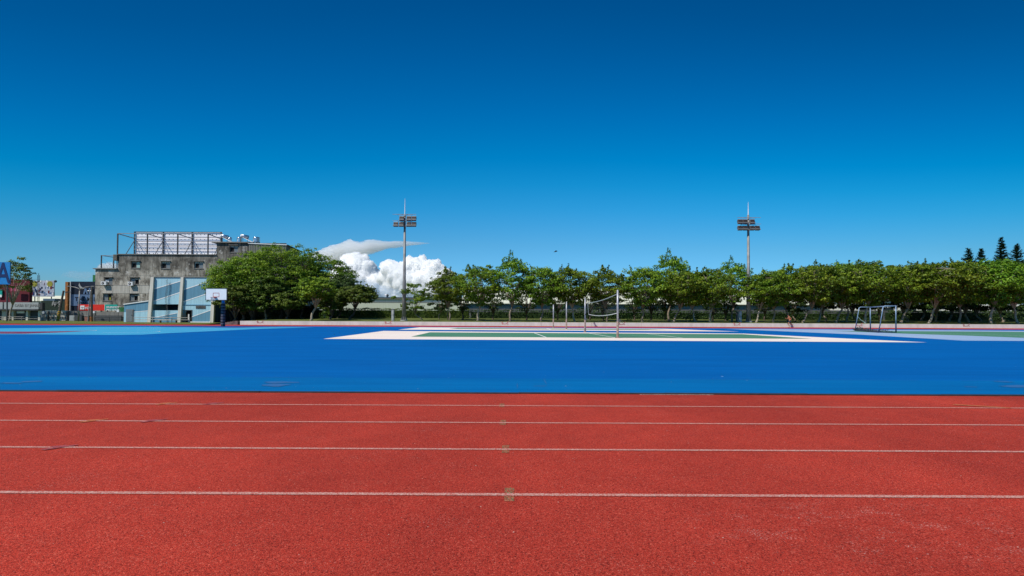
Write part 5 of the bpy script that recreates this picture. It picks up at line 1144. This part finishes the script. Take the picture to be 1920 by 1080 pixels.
skinned('shorts', [V(0, 0, 1.02), V(0, 0, .92), V(-.03, -.10, .86), V(-.20, -.10, .64), V(.03, .10, .86), V(.11, .10, .62)], [(0,1),(1,2),(2,3),(1,4),(4,5)], [.145*S, .15*S, .12*S, .10*S, .12*S, .10*S], 'shorts', per)
mb = MB(); w_ = Vector(per['_w']); mb.ball(w_ + Vector(V(-.19, 0, 1.69)), (.098, .088, .085), 'hair', 14, 8); mb.build('hair', per, True)
mb = MB(); mb.ball(w_ + Vector(V(-.285, -.035, 1.645)), .012, 'hair', 8, 5); mb.ball(w_ + Vector(V(-.285, .035, 1.645)), .012, 'hair', 8, 5); mb.ball(w_ + Vector(V(-.30, 0, 1.615)), (.018, .012, .02), 'skin', 8, 5); mb.ball(w_ + Vector(V(-.283, 0, 1.58)), (.01, .025, .006), 'orange_red', 8, 5); mb.ball(w_ + Vector(V(-.19, -.095, 1.62)), (.018, .01, .028), 'skin', 8, 5); mb.ball(w_ + Vector(V(-.19, .095, 1.62)), (.018, .01, .028), 'skin', 8, 5); mb.build('face', per, True)
for c, rot in (((-.21, -.10, .05), 0), ((.57, .10, .24), 1)):
    mb = MB(); mb.ball(w_ + Vector(V(*c)), (.13, .05, .05) if not rot else (.05, .05, .13), 'shoe', 12, 6); mb.build('shoe', per, True)
# bird
bp = P(1042, 471.5, 60); bd = thing('bird', tuple(bp), 'small dark bird gliding above the avenue trees', 'bird'); mb = MB()
mb.tube([bp + Vector((-.22, 0, -.06)), bp + Vector((-.1, 0, -.03)), bp + Vector((.08, 0, .02)), bp + Vector((.2, 0, .05))], [.01, .05, .05, .02], 'feather', 8); mb.build('body', bd, True)
for e in (-1, 1):
    mb = MB(); a_ = bp; mb.prism([a_ + Vector((-.08, 0, 0)), a_ + Vector((.08, 0, .02)), a_ + Vector((.10 + .02 * e, e * .3, .09)), a_ + Vector((.0, e * .5, .04)), a_ + Vector((-.05, e * .3, .07))], (0, 0, .012), 'feather'); mb.build('wing', bd)

# ------------------------------------------------------------------ clouds
def cumulus(name, lobes, D, lab, seed):
    random.seed(seed); bm = bmesh.new(); k_ = D / FPX; c0 = P(lobes[0][0], lobes[0][1], D)
    for (px, py, r_) in lobes:
        c = P(px, py, D) - c0; R_ = r_ * k_; c += Vector((0, random.uniform(-.3, .6) * R_, 0))
        for q in range(13):
            a = random.uniform(0, 2 * math.pi); u = random.uniform(-.3, 1); h = math.sqrt(1 - u * u); n = Vector((math.cos(a) * h, -abs(math.sin(a)) * h, u))
            r2 = R_ * .93 if q == 0 else R_ * random.uniform(.2, .42); cc = c if q == 0 else c + n * (R_ * .95 - r2 * .45)
            t = bmesh.ops.create_icosphere(bm, subdivisions=3, radius=r2)
            for v in t['verts']: v.co += cc
    me = bpy.data.meshes.new(name); bm.to_mesh(me); bm.free(); o = bpy.data.objects.new(name, me); COL.objects.link(o)
    md = o.modifiers.new('r', 'REMESH'); md.mode = 'VOXEL'; md.voxel_size = 1.2 * k_; o.modifiers.new('s', 'SMOOTH').iterations = 4
    dg = bpy.context.evaluated_depsgraph_get(); me2 = bpy.data.meshes.new_from_object(o.evaluated_get(dg)); bpy.data.objects.remove(o)
    ns = [v.normal.copy() for v in me2.vertices]
    for v, n in zip(me2.vertices, ns):
        p = v.co / k_; v.co += n * k_ * (3.6 * (abs(noise.noise(p * .11)) - .25) + 2.6 * (abs(noise.noise(p * .25 + Vector((9, 0, 0)))) - .25) + 1.5 * (abs(noise.noise(p * .5 + Vector((0, 7, 0)))) - .25))
    me2.materials.clear(); me2.materials.append(MATS['cloud_dense']); me2.polygons.foreach_set('use_smooth', [True] * len(me2.polygons))
    q = bpy.data.objects.new(name, me2); q.location = c0; COL.objects.link(q); q['_w'] = tuple(c0)
    return tag(q, lab, 'cloud')
volmat('cloud_dense', .17); MATS['cloud_dense'].node_tree.nodes['Principled Volume'].inputs['Anisotropy'].default_value = 0
MATS['cloud_thin'].node_tree.nodes['Principled Volume'].inputs['Anisotropy'].default_value = -.55
cumulus('cumulus_cloud', [(668, 500, 26), (640, 515, 26), (655, 530, 34), (690, 520, 26), (700, 540, 26), (672, 548, 34), (625, 535, 24), (690, 500, 14), (650, 488, 14), (706, 560, 22), (675, 565, 30)], 2600, 'left heap of white cloud with grey-blue base rising beside the big trees', 5)
cumulus('cumulus_cloud', [(734, 506, 20), (722, 520, 18), (748, 520, 26), (785, 505, 26), (770, 500, 20), (812, 508, 22), (826, 512, 16), (838, 516, 13), (800, 530, 30), (765, 540, 30), (735, 545, 24), (830, 530, 22), (815, 548, 26), (785, 555, 24), (750, 560, 22)], 2400, 'right heap of bright white cloud behind the left floodlight mast', 8)
def wisp(name, parts, D, lab, seed, dens='cloud_thin'):
    random.seed(seed); bm = bmesh.new(); k_ = D / FPX; c0 = P(parts[0][0], parts[0][1], D)
    # one swept, ragged body
    pts = [(P(x, y, D) - c0, h * k_) for x, y, h in parts]; n = 36; rings = []; M = 90
    for i in range(M + 1):
        f = i / M * (len(pts) - 1); j = min(len(pts) - 2, int(f)); t = f - j; c = pts[j][0].lerp(pts[j + 1][0], t); r_ = pts[j][1] * (1 - t) + pts[j + 1][1] * t; ring = []
        for q in range(n):
            a = 2 * math.pi * q / n; s0 = Vector((i * .12, math.cos(a) * 1.3, math.sin(a) * 1.3 + seed)); d = 1 + .30 * noise.fractal(s0, 1.0, 2.0, 4) + .12 * noise.noise(s0 * 5)
            ring.append(bm.verts.new(c + Vector((r_ * .25 * noise.noise(s0 * 2.1), math.cos(a) * r_ * 2.0 * d, math.sin(a) * r_ * d))))
        rings.append(ring)
    for A_, B_ in zip(rings, rings[1:]):
        for q in range(n): bm.faces.new((A_[q], A_[(q + 1) % n], B_[(q + 1) % n], B_[q]))
    bm.faces.new(rings[0][::-1]); bm.faces.new(rings[-1]); bmesh.ops.recalc_face_normals(bm, faces=bm.faces)
    me = bpy.data.meshes.new(name); bm.to_mesh(me); bm.free(); me.materials.append(MATS[dens]); o = bpy.data.objects.new(name, me); o.location = c0; COL.objects.link(o); return tag(o, lab, 'cloud')
wisp('anvil_cloud', [(568, 486, 1), (590, 482, 8), (622, 478, 17), (655, 471, 18), (690, 464, 12), (730, 459, 7), (765, 457, 4.5), (806, 456, .6)], 2900, 'thin flat veil of cloud stretching to a point above the two heaps', 3)

volmat('shade_veil_tint', .0050, (.60, .78, 1)); volmat('cloud_faint', .0022, (.93, .93, 1))
wisp('added_shade_veil', [(596, 552, 3), (625, 548, 16), (662, 545, 22), (700, 548, 22), (735, 556, 16), (790, 563, 11), (850, 565, 4)], 2150, 'added blue-grey veil standing in for shade and haze low on the two white cloud heaps', 6, 'shade_veil_tint')  # added volume before the heaps; its blue-grey tint stands in for shade and haze
wisp('faint_cloud', [(112, 520, 1), (128, 514, 6), (150, 518, 10), (172, 516, 7), (190, 512, 2)], 2700, 'faint mauve wisp low above the steakhouse billboard', 9, 'cloud_faint')
wisp('faint_cloud', [(180, 508, 3), (198, 502, 9), (215, 503, 10), (235, 508, 3)], 2700, 'small pale cloud seen through the small open steel roof frame', 10, 'cloud_thin')
